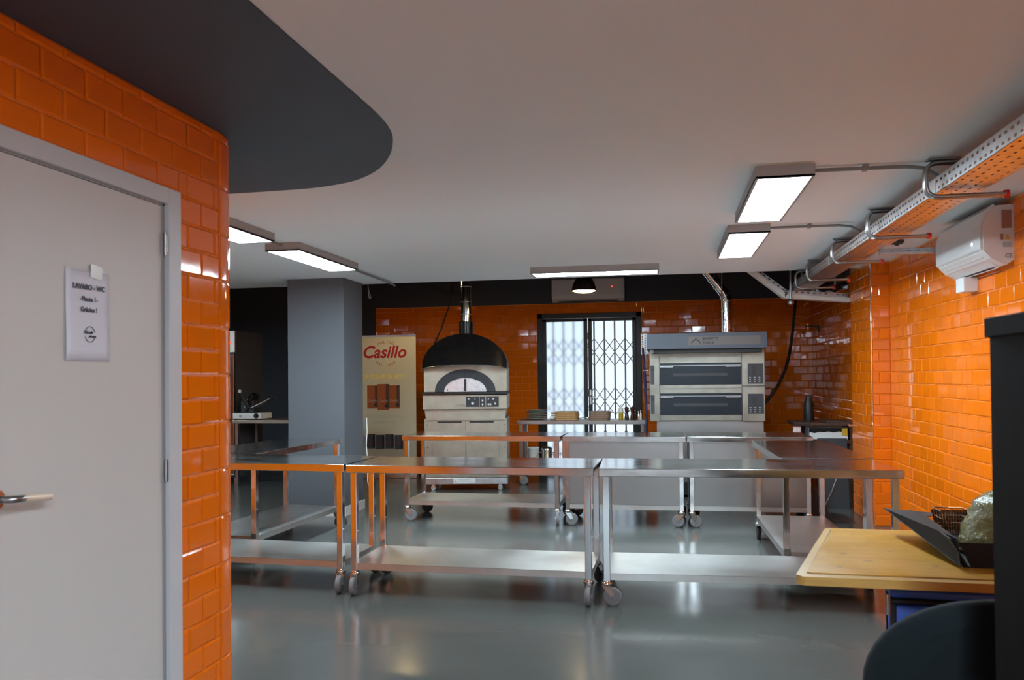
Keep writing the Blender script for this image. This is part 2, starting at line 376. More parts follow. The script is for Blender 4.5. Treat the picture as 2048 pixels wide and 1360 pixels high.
# column
cl = struct(box(-3.93, -3.30, 8.12, 8.66, 0, CZ).build('wall_column', 'column', bev=.003))
struct(MB().box(-3.30, -3.288, 8.11, 8.67, 0, .10).box(-3.93, -3.30, 8.108, 8.12, 0, .10).build('baseboard_column', 'white', bev=.002))
struct(box(-9.9, -5.05, EY - .12, EY, CZ - .07, CZ).build('trim_5', 'ceil'))

# ---------------------------------------------------------------- door_1 on the left
dr = struct(box(LX - .045, LX - .008, 1.998, 2.812, .004, 2.098).build('door_1', 'door', bev=.002))
MB().box(LX - .10, LX + .016, 2.826, DY1, 0, DZ1).box(LX - .10, LX + .016, DY0, 1.99, 0, DZ1).box(LX - .10, LX + .016, 1.99, 2.826, 2.105, DZ1).build('door_frame', 'frame', dr, bev=.003)
MB().box(LX - .02, LX - .004, 2.812, 2.826, 0, 2.105).box(LX - .02, LX - .004, 1.99, 2.826, 2.099, 2.105).build('door_gasket', 'gasket', dr)
MB().box(LX - .10, LX - .05, 1.99, 2.826, 0, 2.105).build('door_stop', 'frame', dr)
for hz in (1.952, 1.092, .25):
    MB().cyl((LX + .004, 2.819, hz - .038), (LX + .004, 2.819, hz + .038), .008, n=12).cyl((LX + .004, 2.819, hz - .043), (LX + .004, 2.819, hz + .043), .005, n=8).build('hinge', 'zinc_dark', dr)
hr = MB().cyl((LX - .008, 2.02, 1.10), (LX + .004, 2.02, 1.10), .027, n=24).cyl((LX + .004, 2.02, 1.10), (LX + .008, 2.02, 1.10), .024, .020, n=24).build('rosette', 'copper', dr)
MB().tube([(LX, 2.02, 1.10), (LX + .04, 2.02, 1.10), (LX + .052, 2.028, 1.10), (LX + .055, 2.045, 1.099), (LX + .055, 2.06, 1.098)], .011, 12).build('lever_neck', 'zinc_dark', hr)
MB().tube([(LX + .055, 2.055, 1.0985), (LX + .055, 2.11, 1.094), (LX + .052, 2.165, 1.089)], [.011, .0115, .010], 12).build('lever', 'lever', hr)

# notice taped to the door
nt = thing('paper_notice', 'white printed paper notice taped to the grey door', 'notice', (LX - .0075, 2.405, 1.50), PI / 2)
g = []
for i in range(9):
    for j in range(9):
        x = -.105 + .21 * i / 8; z = .297 * j / 8; e = .0015 + .012 * max(0, (.4 - i / 8)) ** 1.5 * (1 - .35 * j / 8) + .002 * math.sin(j * .8) * (1 - j / 8)
        g.append((x, -e, z))
mb = MB().add(g, [(i * 9 + j, (i + 1) * 9 + j, (i + 1) * 9 + j + 1, i * 9 + j + 1) for i in range(8) for j in range(8)], True)
ps = mb.build('sheet', 'paper', nt); sd = ps.modifiers.new('solid', 'SOLIDIFY'); sd.thickness = .0006; sd.offset = 0
text('LAVABO - WC', .024, 'ink', nt, (.0, -.0062, .235), off=.0006)
text('-Planta 1-', .022, 'ink', nt, (.0, -.0058, .197), off=.0004)
text('Gràcies !', .022, 'ink', nt, (.0, -.0054, .162), off=.0004)
lg = MB()
for a0, a1 in ((.25, 2.9), (3.5, 5.9)):
    lg.tube([(.005 + .024 * math.cos(a0 + (a1 - a0) * k / 12), -.0052, .088 + .026 * math.sin(a0 + (a1 - a0) * k / 12)) for k in range(13)], .0012, 5)
lg.build('logo_ring', 'ink', nt)
text('l\'Escola', .015, 'ink', nt, (-.004, -.0052, .090), shear=.4, off=.0004)
text('pizzera', .012, 'ink', nt, (.016, -.0052, .078), shear=.4, off=.0004)
MB().box(-.028, .028, -.0065, -.0055, .277, .322).build('tape', 'tape', nt, rot=(0, .12, 0), label='shiny strip of clear tape')

# ---------------------------------------------------------------- window_1 : glazed double door with folding grille behind
w1 = struct(MB().box(WX0, WX0 + .075, BY - .03, BY + .10, 0, WZ1).box(WX1 - .075, WX1, BY - .03, BY + .10, 0, WZ1).box(WX0, WX1, BY - .03, BY + .10, WZ1 - .075, WZ1).build('window_1', 'winframe', bev=.004))
def sash(x0, x1, gm, xl, nm):
    s = MB().box(x0, x0 + .055, BY - .035, BY + .02, .02, WZ1 - .08).box(x1 - .055, x1, BY - .035, BY + .02, .02, WZ1 - .08)
    s.box(x0, x1, BY - .035, BY + .02, .02, .12).box(x0, x1, BY - .035, BY + .02, WZ1 - .125, WZ1 - .08)
    f = s.build('window_sash', 'winframe', w1, bev=.004)
    box(x0 + .05, x1 - .05, BY - .006, BY + .002, .11, WZ1 - .12).build('window_pane', gm, f, label=nm)
    return f
s1 = sash(WX0 + .078, -1.14, 'frost', 0, 'frosted glass pane'); s2 = sash(-1.128, WX1 - .078, 'glass', 0, 'clear glass pane')
hd = MB().box(-1.115, -1.085, BY - .045, BY - .03, 1.02, 1.24).build('handle_plate', 'galv', s2, bev=.003)
MB().tube([(-1.10, BY - .045, 1.15), (-1.10, BY - .085, 1.15), (-1.07, BY - .09, 1.145), (-.99, BY - .085, 1.10)], .009, 8).build('handle', 'chrome', s2)
for hz in (2.05, 1.2, .4): MB().cyl((-1.134, BY - .042, hz - .05), (-1.134, BY - .042, hz + .05), .009, n=8).build('hinge', 'zinc_dark', s1)
gr = thing('folding_grille', 'grey folding scissor security grille behind the glazed double doors', 'grille', (0, BY + .17, 0))
xs = [-1.84 + .157 * k for k in range(10)]
for x in xs:
    MB().box(x - .012, x + .012, -.012, .012, .02, 2.42).build('grille_bar', 'grille', gr)
for zc in (.22, .95, 1.70) :
    zs = []
for (za, zb) in ((.20, .62), (.85, 1.27), (1.60, 2.02)):
    zm = (za + zb) / 2
    for i in range(len(xs) - 1):
        x0, x1 = xs[i], xs[i + 1]
        for (p, q) in (((x0, za), (x1, zm)), ((x0, zm), (x1, za)), ((x0, zm), (x1, zb)), ((x0, zb), (x1, zm))):
            dxy = Vector((q[0] - p[0], 0, q[1] - p[1])).normalized(); nn = Vector((-dxy.z, 0, dxy.x)) * .006
            a = Vector((p[0], -.016, p[1])); b = Vector((q[0], -.016, q[1]))
            R = [[tuple(c + nn), tuple(c - nn), tuple(c - nn + Vector((0, .005, 0))), tuple(c + nn + Vector((0, .005, 0)))] for c in (a, b)]
            MB().rings(R, True, True, False).build('grille_slat', 'grille', gr)
box(-1.86, -.34, -.02, .02, 2.40, 2.45).build('grille_rail', 'grille', gr)

# ---------------------------------------------------------------- ceiling lights
def lamp(label, loc, rz, group='LED ceiling panels'):
    t = thing('ceiling_light', label, 'light', loc, rz, group)
    w, l, h = .145, .615, .065
    f = MB().plate([(-w, -l), (w, -l), (w, l), (-w, l)], [(-w + .016, -l + .02), (w - .016, -l + .02), (w - .016, l - .02), (-w + .016, l - .02)], -h, -h + .012, 'xy')
    f.plate([(-w, -l), (w, -l), (w, l), (-w, l)], [(-w + .002, -l + .002), (w - .002, -l + .002), (w - .002, l - .002), (-w + .002, l - .002)], -h, 0, 'xy')
    f.box(-w + .002, w - .002, -l + .002, l - .002, -.006, -.001)
    f.build('light_frame', 'lampframe', t, bev=.001)
    box(-w + .014, w - .014, -l + .018, l - .018, -h + .002, -h + .006).build('diffuser', 'panel', t)
    return t
l0 = lamp('nearer of the two lit LED panels on the right side of the ceiling', (.615, 4.95, CZ), 0)
for lab, loc, rz in (('farther of the two lit LED panels on the right side of the ceiling', (.60, 6.60, CZ), 0),
                     ('lit LED panel nearest the column on the left side of the ceiling', (-2.91, 6.545, CZ), 0),
                     ('lit LED panel partly hidden by the rounded tiled wall corner', (-2.92, 4.92, CZ), 0),
                     ('long lit LED panel set crosswise at the far edge of the white ceiling', (-.655, 7.98, CZ), PI / 2 + .012),
                     ('LED panel in the left part of the room hidden behind the tiled wall', (-6.3, 5.6, CZ), 0), ('LED panel at the far left hidden behind the tiled wall', (-7.6, 7.9, CZ), 0), ('LED panel on the ceiling just behind the camera', (.6, .55, CZ), 0), ('LED panel on the ceiling halfway behind the camera', (.6, -.95, CZ), 0), ('LED panel on the ceiling close to the shopfront', (.6, -2.2, CZ), 0)):  # the panels on this line are out of view, added for extra light
    dup(l0, loc, rz, lab)
def pipe(name, label, pts, r, m, cat='conduit', clips=()):
    t = MB().tube(pts, r, 8).build(name, m); tag(t, label, cat)
    for c in clips: box(c[0] - .012, c[0] + .012, c[1] - .02, c[1] + .02, CZ - .03, CZ - .002).build('pipe_clip', 'greycable', t)
    return t
pipe('conduit', 'grey conduit from the nearer right LED panel to the cable tray', [(.76, 4.42, CZ - .018), (1.22, 4.44, CZ - .018), (1.30, 4.44, CZ - .03), (1.37, 4.44, CZ - .075), (1.40, 4.44, CZ - .10)], .010, 'greycable', clips=[(1.02, 4.43)])
pipe('conduit', 'grey conduit from the farther right LED panel to the cable tray', [(.745, 6.07, CZ - .018), (1.22, 6.08, CZ - .018), (1.30, 6.08, CZ - .03), (1.38, 6.08, CZ - .08), (1.41, 6.08, CZ - .1)], .009, 'greycable', clips=[(1.02, 6.075)])
pipe('conduit', 'grey conduit running back from the left LED panel above the column', [(-2.90, 7.16, CZ - .02), (-2.92, 7.9, CZ - .02), (-2.94, 8.6, CZ - .02), (-2.94, 8.72, CZ - .03)], .011, 'greycable')
pipe('conduit', 'short grey conduit between the two left LED panels', [(-2.915, 5.54, CZ - .02), (-2.915, 5.93, CZ - .02)], .009, 'greycable')

# ---------------------------------------------------------------- cable tray
def perforated(axis_len, width, rows, pitch, slot_l, slot_w, th=.002):
    """strip in local x (length) / y (width) with slots, thickness in z"""
    m = MB(); ys = [0]
    for k in range(rows):
        c = width * (k + .5) / rows; ys += [c - slot_w / 2, c + slot_w / 2]
    ys.append(width)
    for i in range(0, len(ys), 2): m.box(0, axis_len, ys[i], ys[i + 1], 0, th)
    n = int(axis_len / pitch)
    for k in range(rows):
        o_ = (k % 2) * pitch * .5
        for i in range(-1, n + 1):
            a = i * pitch + o_ + slot_l; b = (i + 1) * pitch + o_
            a = max(a, 0); b = min(b, axis_len)
            if b - a > .002: m.box(a, b, ys[2 * k + 1], ys[2 * k + 2], 0, th)
    return m
def xf(m, loc, ex, ey, ez):
    X = Matrix(((ex[0], ey[0], ez[0], loc[0]), (ex[1], ey[1], ez[1], loc[1]), (ex[2], ey[2], ez[2], loc[2]), (0, 0, 0, 1)))
    m.v = [tuple(X @ Vector(p)) for p in m.v]; return m
ct = thing('cable_tray', 'long perforated galvanised cable tray hung along the right side of the ceiling', 'cable tray', (1.35, 1.6, 2.335))
TL = 7.50; TW = .21
xf(perforated(TL, TW, 4, .07, .026, .011), (0, 0, 0), (0, 1, 0), (1, 0, 0), (0, 0, 1)).build('tray_floor', 'galv', ct)
for x in (0, TW - .002): xf(perforated(TL, .075, 2, .06, .026, .012), (x, 0, 0), (0, 1, 0), (0, 0, 1), (1, 0, 0)).build('tray_side', 'galv', ct)
for x, y0 in ((.0, 0), (TW - .012, 0)): box(x, x + .012, 0, TL, .075, .079).build('tray_lip', 'galv', ct)
for y in (2.87, 5.6): box(-.003, .0, y - .05, y + .05, .005, .072).build('joint_plate', 'galv', ct)
for k, (x, r, m, z) in enumerate(((.05, .014, 'cable', .02), (.085, .012, 'greycable', .018), (.12, .016, 'cable', .022), (.155, .010, 'greycable', .016))):
    pts = [(1.35 + x + .008 * math.sin(i * 1.3 + k), 1.65 + i * .51, 2.335 + z) for i in range(15)]
    tag(MB().tube(pts, r, 6).build('cable', m), ['thick black', 'thin grey', 'thickest black', 'thinnest grey'][k] + ' cable lying inside the long ceiling cable tray', 'cable', 'cables in the tray')
br = thing('tray_bracket', 'bent steel tray bracket nearest the camera', 'bracket', (1.29, 4.38, 0), 0, 'tray brackets')
def fil(p):  # rounded C path
    return p
bp = [(.17, 0, 2.478), (.06, 0, 2.478), (.03, 0, 2.474), (.008, 0, 2.455), (0, 0, 2.43), (0, 0, 2.36), (.008, 0, 2.33), (.03, 0, 2.312), (.06, 0, 2.307), (.36, 0, 2.307)]
for dy in (-.011, .011): MB().tube([(x, y + dy, z) for x, y, z in bp], .011, 8).build('bracket_tube', 'zinc_dark', br)
box(.01, .16, -.02, .02, 2.489, 2.499).build('fixing_plate', 'zinc_dark', br)
MB().cyl((.355, 0, 2.307), (.378, 0, 2.307), .020, n=12).build('end_cap', 'red', br, label='red plastic end cap')
for y, nm in ((5.6, 'second from the camera'), (6.78, 'third from the camera'), (7.98, 'fourth from the camera'), (8.68, 'farthest, at the edge of the white ceiling')):
    dup(br, (1.29 + .006 * (y - 4.4), y, 0), 0, 'bent steel tray bracket ' + nm)
sr = thing('support_rail', 'slotted steel rail joining the cable tray to the right wall', 'rail', (1.54, 6.30, 2.335))
xf(perforated(.55, .04, 1, .06, .03, .012), (0, 0, -.04), (1, 0, 0), (0, 0, 1), (0, 1, 0)).build('slotted_face', 'galv', sr)
MB().box(0, .55, 0, .04, -.042, -.040).box(0, .55, .038, .04, -.04, 0).box(0, .55, 0, .006, -.002, 0).build('rail_channel', 'galv', sr)
sn = thing('ceiling_sensor', 'small dark round sensor on the ceiling near the pier', 'sensor', (1.84, 7.0, CZ))
MB().lathe([(.055, 0), (.055, -.012), (.045, -.028), (.02, -.034)], 20).build('sensor_housing', 'darkgrey', sn)
MB().lathe([(.016, -.032), (.016, -.040), (.008, -.043)], 12).build('sensor_lens', 'black', sn)
# framed edge of the far tray : white strip with perforated tray, crossing to the pier and rising to the left
fe = thing('edge_channel', 'white angled channel with slotted tray beyond the white ceiling edge', 'cable tray', (0, 9.15, 0))
pl = [(.60, 2.80), (1.27, 2.255), (1.935, 2.195)]; 
for (a, b) in ((pl[0], pl[1]), (pl[1], pl[2])):
    d = Vector((b[0] - a[0], 0, b[1] - a[1])); Ln = d.length; d.normalize(); nrm = Vector((-d.z, 0, d.x))
    if nrm.z < 0: nrm = -nrm
    m = MB(); m.box(0, Ln, -.02, 0, 0, .045); m.box(0, Ln, 0, .12, 0, .004)
    xf(m, (a[0], 0, a[1]), d, (0, 1, 0), nrm).build('channel', 'offwhite', fe, bev=.002)
    xf(perforated(Ln, .10, 3, .06, .03, .012), (a[0], 0.10, a[1]), d, nrm, (0, 1, 0)).build('slotted_tray', 'galv', fe)
br2 = thing('sprinkler_fitting', 'short metal pipe with round fitting hanging beside the last tray bracket', 'pipe', (1.325, 9.08, 0))
MB().cyl((0, 0, 3.15), (0, 0, 2.23), .014, n=10).build('drop_pipe', 'zinc_dark', br2)
MB().lathe([(.018, 2.24), (.034, 2.215), (.036, 2.19), (.02, 2.175)], 14).build('fitting', 'zinc_dark', br2)
tr2 = thing('service_duct', 'dented foil covered service duct above the white channel', 'duct', (1.40, 9.52, 2.34), .02)
mb = MB(); R = []
for i in range(13):
    x = .56 * i / 12; R.append([(x, .14 * math.cos(a) + .01 * math.sin(i * 2.1 + a * 3), .075 * math.sin(a) + .02 + .05 * math.sin(i * .6) + .008 * math.cos(i * 3 + a * 5)) for a in [2 * PI * k / 14 for k in range(14)]])
mb.rings(R, True, True, False).build('duct_foil', 'galv', tr2)
for x in (.1, .45): MB().box(x, x + .02, -.002, .002, .06, HZ - 2.34).build('hanger_strap', 'galv', tr2)

# ---------------------------------------------------------------- air conditioners
ac = thing('air_conditioner', 'white split air conditioner on the orange tiled right wall', 'air conditioner', (RX - .006, 5.85, 2.12))
pr_ = [(0, 0), (-.05, -.035), (-.13, .01), (-.17, .055), (-.175, .22), (-.155, .285), (-.10, .33), (0, .335)]
MB().prism(pr_, -.42, .42, 'xz').build('housing', 'acside', ac, bev=.006)
MB().prism([(-.172, .06), (-.186, .075), (-.188, .22), (-.165, .30), (-.11, .345), (-.10, .332), (-.15, .285), (-.173, .22)], -.405, .425, 'xz').build('front_cover', 'acfront', ac, bev=.004)
mb = MB().prism([(-.055, -.037), (-.058, -.041), (-.152, .030), (-.148, .034)], -.33, .36, 'xz'); mb.build('outlet_flap', 'acside', ac)
MB().prism([(-.060, -.036), (-.064, -.037), (-.074, -.029), (-.070, -.026)], -.30, .30, 'xz').build('outlet_slot', 'black', ac)
MB().cyl((-.189, -.27, .12), (-.186, -.27, .12), .006, n=10).build('indicator', 'panel', ac)
box(-.070, -.016, -.4265, -.4255, .19, .30).build('sticker', 'sticker', ac)
MB().prism([(-.055, .12), (-.025, .12), (-.040, .155)], -.427, -.4255, 'xz').build('warning_sticker', 'stickeryellow', ac)
box(-.078, -.064, -.4265, -.4255, .12, .155).build('small_sticker', 'sticker', ac)
box(-.066, -.018, -.4265, -.4255, .075, .105).build('rating_sticker', 'gasket', ac)
text('CE', .035, 'ink', ac, (-.035, -.4262, .01), name='ce_mark')
cb = tag(box(RX - .10, RX - .006, 6.02, 6.17, 1.985, 2.084).build('cable_cover', 'white', bev=.006), 'white plastic pipe cover below the wall air conditioner', 'cover')
ab = thing('air_conditioner', 'white split air conditioner high on the dark back wall above the window', 'air conditioner', (-1.11, BY, 2.57))
MB().prism([(0, 0), (-.10, -.01), (-.19, .03), (-.215, .08), (-.215, .32), (-.18, .345), (0, .345)], -.54, .54, 'yz').build('housing', 'acside', ab, bev=.006)
MB().prism([(-.213, .075), (-.225, .085), (-.225, .32), (-.213, .325)], -.53, .53, 'yz').build('front_cover', 'acfront', ab, bev=.003)
MB().cyl((.36, -.232, .20), (.36, -.225, .20), .008, n=8).build('indicator', 'redled', ab)
box(-.45, .45, -.17, -.10, -.008, -.002).build('outlet_slot', 'black', ab)

# pendant lamps
def pendant(label, x, y, z):
    pd = thing('pendant_lamp', label, 'lamp', (x, y, z), 0, 'pendant lamps')
    MB().lathe([(.146, 0), (.140, .04), (.124, .09), (.095, .145), (.05, .175), (.02, .19), (.015, .188), (.045, .170), (.090, .14), (.119, .085), (.135, .038), (.140, .001)], 28, caps=False).build('lamp_shade', 'blackmetal', pd)
    MB().lathe([(.136, .010), (.125, .002), (.09, -.012), (.05, -.020), (.0005, -.023)], 24).build('bulb_disc', 'bulb', pd)
    MB().cyl((0, 0, .18), (0, 0, HZ - z), .004, n=6).build('cord', 'cable', pd)
    MB().cyl((0, 0, HZ - z - .02), (0, 0, HZ - z), .05, n=16).build('ceiling_rose', 'blackmetal', pd)
pendant('dark bell pendant lamp glowing warm in front of the window', -.918, 9.6, 2.44)
pendant('second dark bell pendant lamp, high over the banner and dome oven', -3.45, 10.55, 2.78)

# ---------------------------------------------------------------- stainless work tables
def make_caster(parent, x, y, ang, dark=False, top=.158):
    X = Matrix.Translation((x, y, 0)) @ Matrix.Rotation(ang, 4, 'Z')
    c = MB(); c.lathe([(.026, top - .03), (.034, top - .024), (.034, top - .012), (.026, top - .008), (.026, top - .001)], 18, X=X); c.cyl((0, 0, top - .002), (0, 0, top + .004), .020, n=12, X=X)
    for sy in (-1, 1):
        c.prism([(-.03, .128), (.03, .128), (.045, .08), (.048, .055), (.030, .050), (.022, .06)], sy * .022 - .0015, sy * .022 + .0015, 'xz', X=X)
    c.box(-.03, .03, -.0235, .0235, .124, .128, X=X)
    co_ = c.build('caster', 'chrome', parent)
    w = MB(); R = []
    for yy, rr in ((-.017, .050), (-.014, .060), (.014, .060), (.017, .050)):
        R.append([(.036 + rr * math.cos(2 * PI * k / 24), yy, .060 + rr * math.sin(2 * PI * k / 24)) for k in range(24)])
    w.rings(R, True, True, True, X=X); w.cyl((.036, -.026, .06), (.036, .026, .06), .010, n=10, X=X)
    w.build('wheel', 'rubberdark' if dark else 'rubber', co_)
def worktable(label, w, d, loc, rz, h=.86, panel=False, top_z=.05, casters=None, legs=.042, group='stainless steel work tables', tm='steel', lm='steel_leg'):
    t = thing('work_table', label, 'table', loc, rz, group)
    box(0, w, 0, d, h - top_z, h).build('tabletop', tm, t, bev=.0035)
    i = .022
    for sx in (0, 1):
        for sy in (0, 1):
            x = i if sx == 0 else w - i - legs; y = i if sy == 0 else d - i - legs
            box(x, x + legs, y, y + legs, .155, h - top_z).build('leg', lm, t, bev=.003)
            MB().cyl((x + legs, y + legs / 2, .42), (x + legs + .005, y + legs / 2, .42), .005, n=8).build('bolt', 'chrome', t)
            a = casters[sx * 2 + sy] if casters else random.uniform(-PI, PI)
            make_caster(t, x + legs / 2, y + legs / 2, a, dark=(sy == 1))
    s = MB().box(i + legs, w - i - legs, i, i + .002, .165, .208).box(i + legs, w - i - legs, d - i - .002, d - i, .165, .208)
    s.box(i + legs, w - i - legs, i, d - i, .206, .208).box(i, i + legs, i + legs, d - i - legs, .206, .208).box(w - i - legs, w - i, i + legs, d - i - legs, .206, .208)
    s.box(i, i + .002, i + legs, d - i - legs, .165, .208).box(w - i - .002, w - i, i + legs, d - i - legs, .165, .208)
    s.build('undershelf', 'steel_shelf', t)
    if panel:
        box(i + legs, w - i - legs, i + .006, i + .010, .21, h - top_z).build('front_panel', 'steel_flat', t)
        box(i + .006, i + .010, i + legs, d - i - legs, .21, h - top_z).build('side_panel', 'steel_flat', t)
        box(w - i - .010, w - i - .006, i + legs, d - i - legs, .21, h - top_z).build('side_panel', 'steel_flat', t)
    return t
D = math.radians
worktable('steel work table leftmost in the front row, cut off by the tiled wall', 1.60, .62, (-3.722, 5.288, 0), D(-3), casters=[0, 1.3, -1.45, 1.2])
worktable('steel work table in the middle of the front row, wheels showing both ends', 1.650, .63, (-2.093, 5.168, 0), D(-.9), casters=[-1.5, 1.2, -1.6, 1.2])
worktable('steel work table rightmost in the front row, beside the orange pier', 1.80, .66, (-.411, 5.125, 0), D(2.0), casters=[-.1, 1.2, .3, 1.2])
worktable('open steel work table at the left end of the back row before the dome oven', 1.615, .63, (-2.614, 7.922, 0), D(-1.0), casters=[.2, .4, -1.4, 1.0])
worktable('panelled steel work table in the middle of the back row', 1.165, .65, (-.978, 7.872, 0), D(.5), panel=True, casters=[.1, 0, 2.9, 1])
worktable('panelled steel work table at the right end of the back row before the deck oven', 1.135, .65, (.198, 7.890, 0), D(.5), panel=True, casters=[.3, 0, .2, 1])
worktable('steel work table set lengthwise on the right, behind the front row', .615, 1.58, (.775, 5.90, 0), D(1.0), casters=[1.5, 1.5, 1.4, 1.45])
worktable('steel work table set lengthwise on the left beside the blue grey column', .62, 1.60, (-3.76, 5.96, 0), D(-2.0), casters=[1.5, 1.5, 1.4, .2])

# ---------------------------------------------------------------- back counter and what stands on it
ctab = worktable('narrow steel side table under the window carrying plates and boards', 1.70, .50, (-1.95, 10.8, 0), 0, group='stainless steel side tables', tm='steel_flat', lm='steel_flat')
CT = .86
def plate_stack():
    p0 = None
    for i in range(6):
        z = CT + .001 + i * .0225
        m = MB().lathe([(.075, 0), (.080, .003), (.135, .018), (.142, .022), (.140, .0235), (.132, .021), (.078, .007), (.02, .006)], 28)
        if p0 is None: me = m.mesh('plate', 'plate'); p0 = me
        o = bpy.data.objects.new('plate', p0); COL.objects.link(o); o.location = (-1.72 + random.uniform(-.004, .004), 11.03, z)
        tag(o, ORD[i] + ' pale plate from the bottom of the plate stack on the side table' if i else 'lowest pale plate of the plate stack on the side table', 'plate', 'stacked plates')
plate_stack()
for st, (cx, n, mt, nm) in enumerate(((-1.30, 5, 'board', 'tan'), (-.86, 5, 'board2', 'brown'))):
    for i in range(n):
        w = (.31 if st == 0 else .27) - (0 if st else .004 * i); th = .020
        z = CT + .001 + i * .0225 + (.002 if st else 0); sh_ = (.0 if st == 0 else .008 * (i % 2)) + random.uniform(-.006, .006)
        outl = arc(w / 2 - .05, .10, .05, 0, PI / 2, 4) + arc(-w / 2 + .05, .10, .05, PI / 2, PI, 4) + arc(-w / 2 + .05, -.10, .05, PI, 1.5 * PI, 4) + arc(w / 2 - .05, -.10, .05, 1.5 * PI, 2 * PI, 4)
        if st == 0 or i == 4:
            hx = -w / 2; outl = [p for p in outl]
        b = MB().prism(outl, 0, th, 'xy')
        if st == 0: b.box(-w / 2 - .07 - .02 * (4 - i) / 4, -w / 2 + .01, -.025, .025, .004, .016)
        elif i == 4: b.box(w / 2 - .01, w / 2 + .03, -.03, .03, 0, .016)
        o = b.build('serving_board', mt, loc=(cx + sh_, 11.04, z), bev=.003)
        tag(o, f'{ORD[i]} {nm} wooden serving board from the bottom of the {"left" if st == 0 else "right"} board pile' if i else f'lowest {nm} wooden serving board of the {"left" if st == 0 else "right"} board pile', 'board', 'wooden boards on the side table')
sp = thing('kitchen_tongs', 'shiny metal tongs lying between the two board piles', 'tongs', (-1.06, 11.0, CT))
for s_ in (-1, 1): MB().tube([(-.06, 0, .02), (0, s_ * .012, .035), (.05, s_ * .02, .02), (.07, s_ * .012, .012)], [.004, .007, .010, .006], 6).build('tong_arm', 'chrome', sp)
MB().cyl((-.062, -.01, .02), (-.062, .01, .02), .006, n=8).build('tong_hinge', 'chrome', sp)
ob = thing('oil_bottle', 'clear squeeze bottle half full of golden oil by the window', 'bottle', (-.576, 10.98, CT))
MB().lathe([(.028, 0), (.031, .004), (.031, .098)], 20).build('oil_fill', 'oil', ob)
MB().lathe([(.0315, .098), (.0315, .145), (.026, .160), (.012, .168), (.010, .172)], 20).build('bottle_body', 'clearplastic', ob)
MB().lathe([(.014, .168), (.012, .178), (.006, .20), (.004, .205)], 12).build('nozzle', 'clearplastic', ob)
def mill(x, label, y=10.98, s=1):
    t = thing('pepper_mill', label, 'mill', (x, y, CT), 0, 'pepper mills')
    MB().lathe([(.029 * s, 0), (.031 * s, .01), (.030 * s, .03), (.021 * s, .075), (.020 * s, .09), (.026 * s, .118), (.027 * s, .130)], 20).build('mill_body', 'darkwood', t)
    MB().lathe([(.021 * s, .131), (.028 * s, .138), (.030 * s, .152), (.024 * s, .166), (.008, .170)], 20).build('mill_head', 'darkwood', t)
    MB().lathe([(.005, .169), (.007, .174), (.004, .180)], 10).build('mill_knob', 'chrome', t)
mill(-.500, 'dark wooden pepper mill nearest the oil bottle'); mill(-.425, 'dark wooden pepper mill farther from the oil bottle')
for x, h_, nm, mt in ((-.385, .135, 'dark slim glass bottle', 'darkwood'), (-.345, .115, 'small steel shaker', 'chrome'), (-.315, .125, 'tallest white topped shaker', 'clearplastic')):
    t = thing('shaker', nm + ' at the right end of the side table', 'shaker', (x, 10.95, CT))
    MB().lathe([(.014, 0), (.015, .006), (.015, h_ * .55), (.008, h_ * .72), (.007, h_ * .9)], 14).build('shaker_body', mt, t)
    MB().lathe([(.009, h_ * .9), (.010, h_ * .93), (.009, h_), (.004, h_ + .002)], 12).build('shaker_cap', 'chrome', t)
bk = thing('bucket', 'white plastic bucket on the shelf of the side table', 'bucket', (-1.77, 11.05, .21))
MB().lathe([(.066, 0), (.070, .004), (.079, .26), (.083, .262), (.083, .272), (.076, .272), (.070, .02), (.01, .018)], 24).build('bucket_body', 'offwhite', bk)
MB().tube([(.083 * math.cos(a), -.083 * abs(math.sin(a)) - .01, .24 - .10 * math.sin(a)) for a in [PI * k / 12 for k in range(13)]], .003, 6).build('bucket_handle', 'chrome', bk)
pt = thing('stock_pot', 'lidded steel pot on the shelf of the side table beside the white bucket', 'pot', (-1.585, 11.05, .21))
MB().lathe([(.062, 0), (.066, .006), (.072, .24), (.077, .243), (.077, .250), (.070, .25)], 24).build('pot_body', 'chrome', pt)
MB().lathe([(.080, .252), (.078, .262), (.05, .285), (.012, .292)], 24).build('pot_lid', 'chrome', pt)
MB().lathe([(.008, .29), (.014, .303), (.006, .312)], 12).build('lid_knob', 'black', pt)
for s_ in (-1, 1): MB().tube([(s_ * .07, -.03, .20), (s_ * .10, -.02, .205), (s_ * .10, .02, .205), (s_ * .07, .03, .20)], .005, 6).build('pot_handle', 'chrome', pt)
ws = thing('wire_rack', 'dark wire rack of utensils on the side table shelf by the pot', 'rack', (-1.42, 11.05, .21))
for z in (0.01, .09, .18):
    MB().tube([(-.08, -.1, z), (.12, -.1, z), (.12, .1, z), (-.08, .1, z), (-.08, -.1, z)], .004, 6).build('rack_hoop', 'zinc_dark', ws)
for x in (-.08, -.03, .02, .07, .12): MB().tube([(x, -.1, .0), (x + .02, -.1, .22)], .003, 6).build('rack_wire', 'zinc_dark', ws)

D9 = math.radians(9.0)
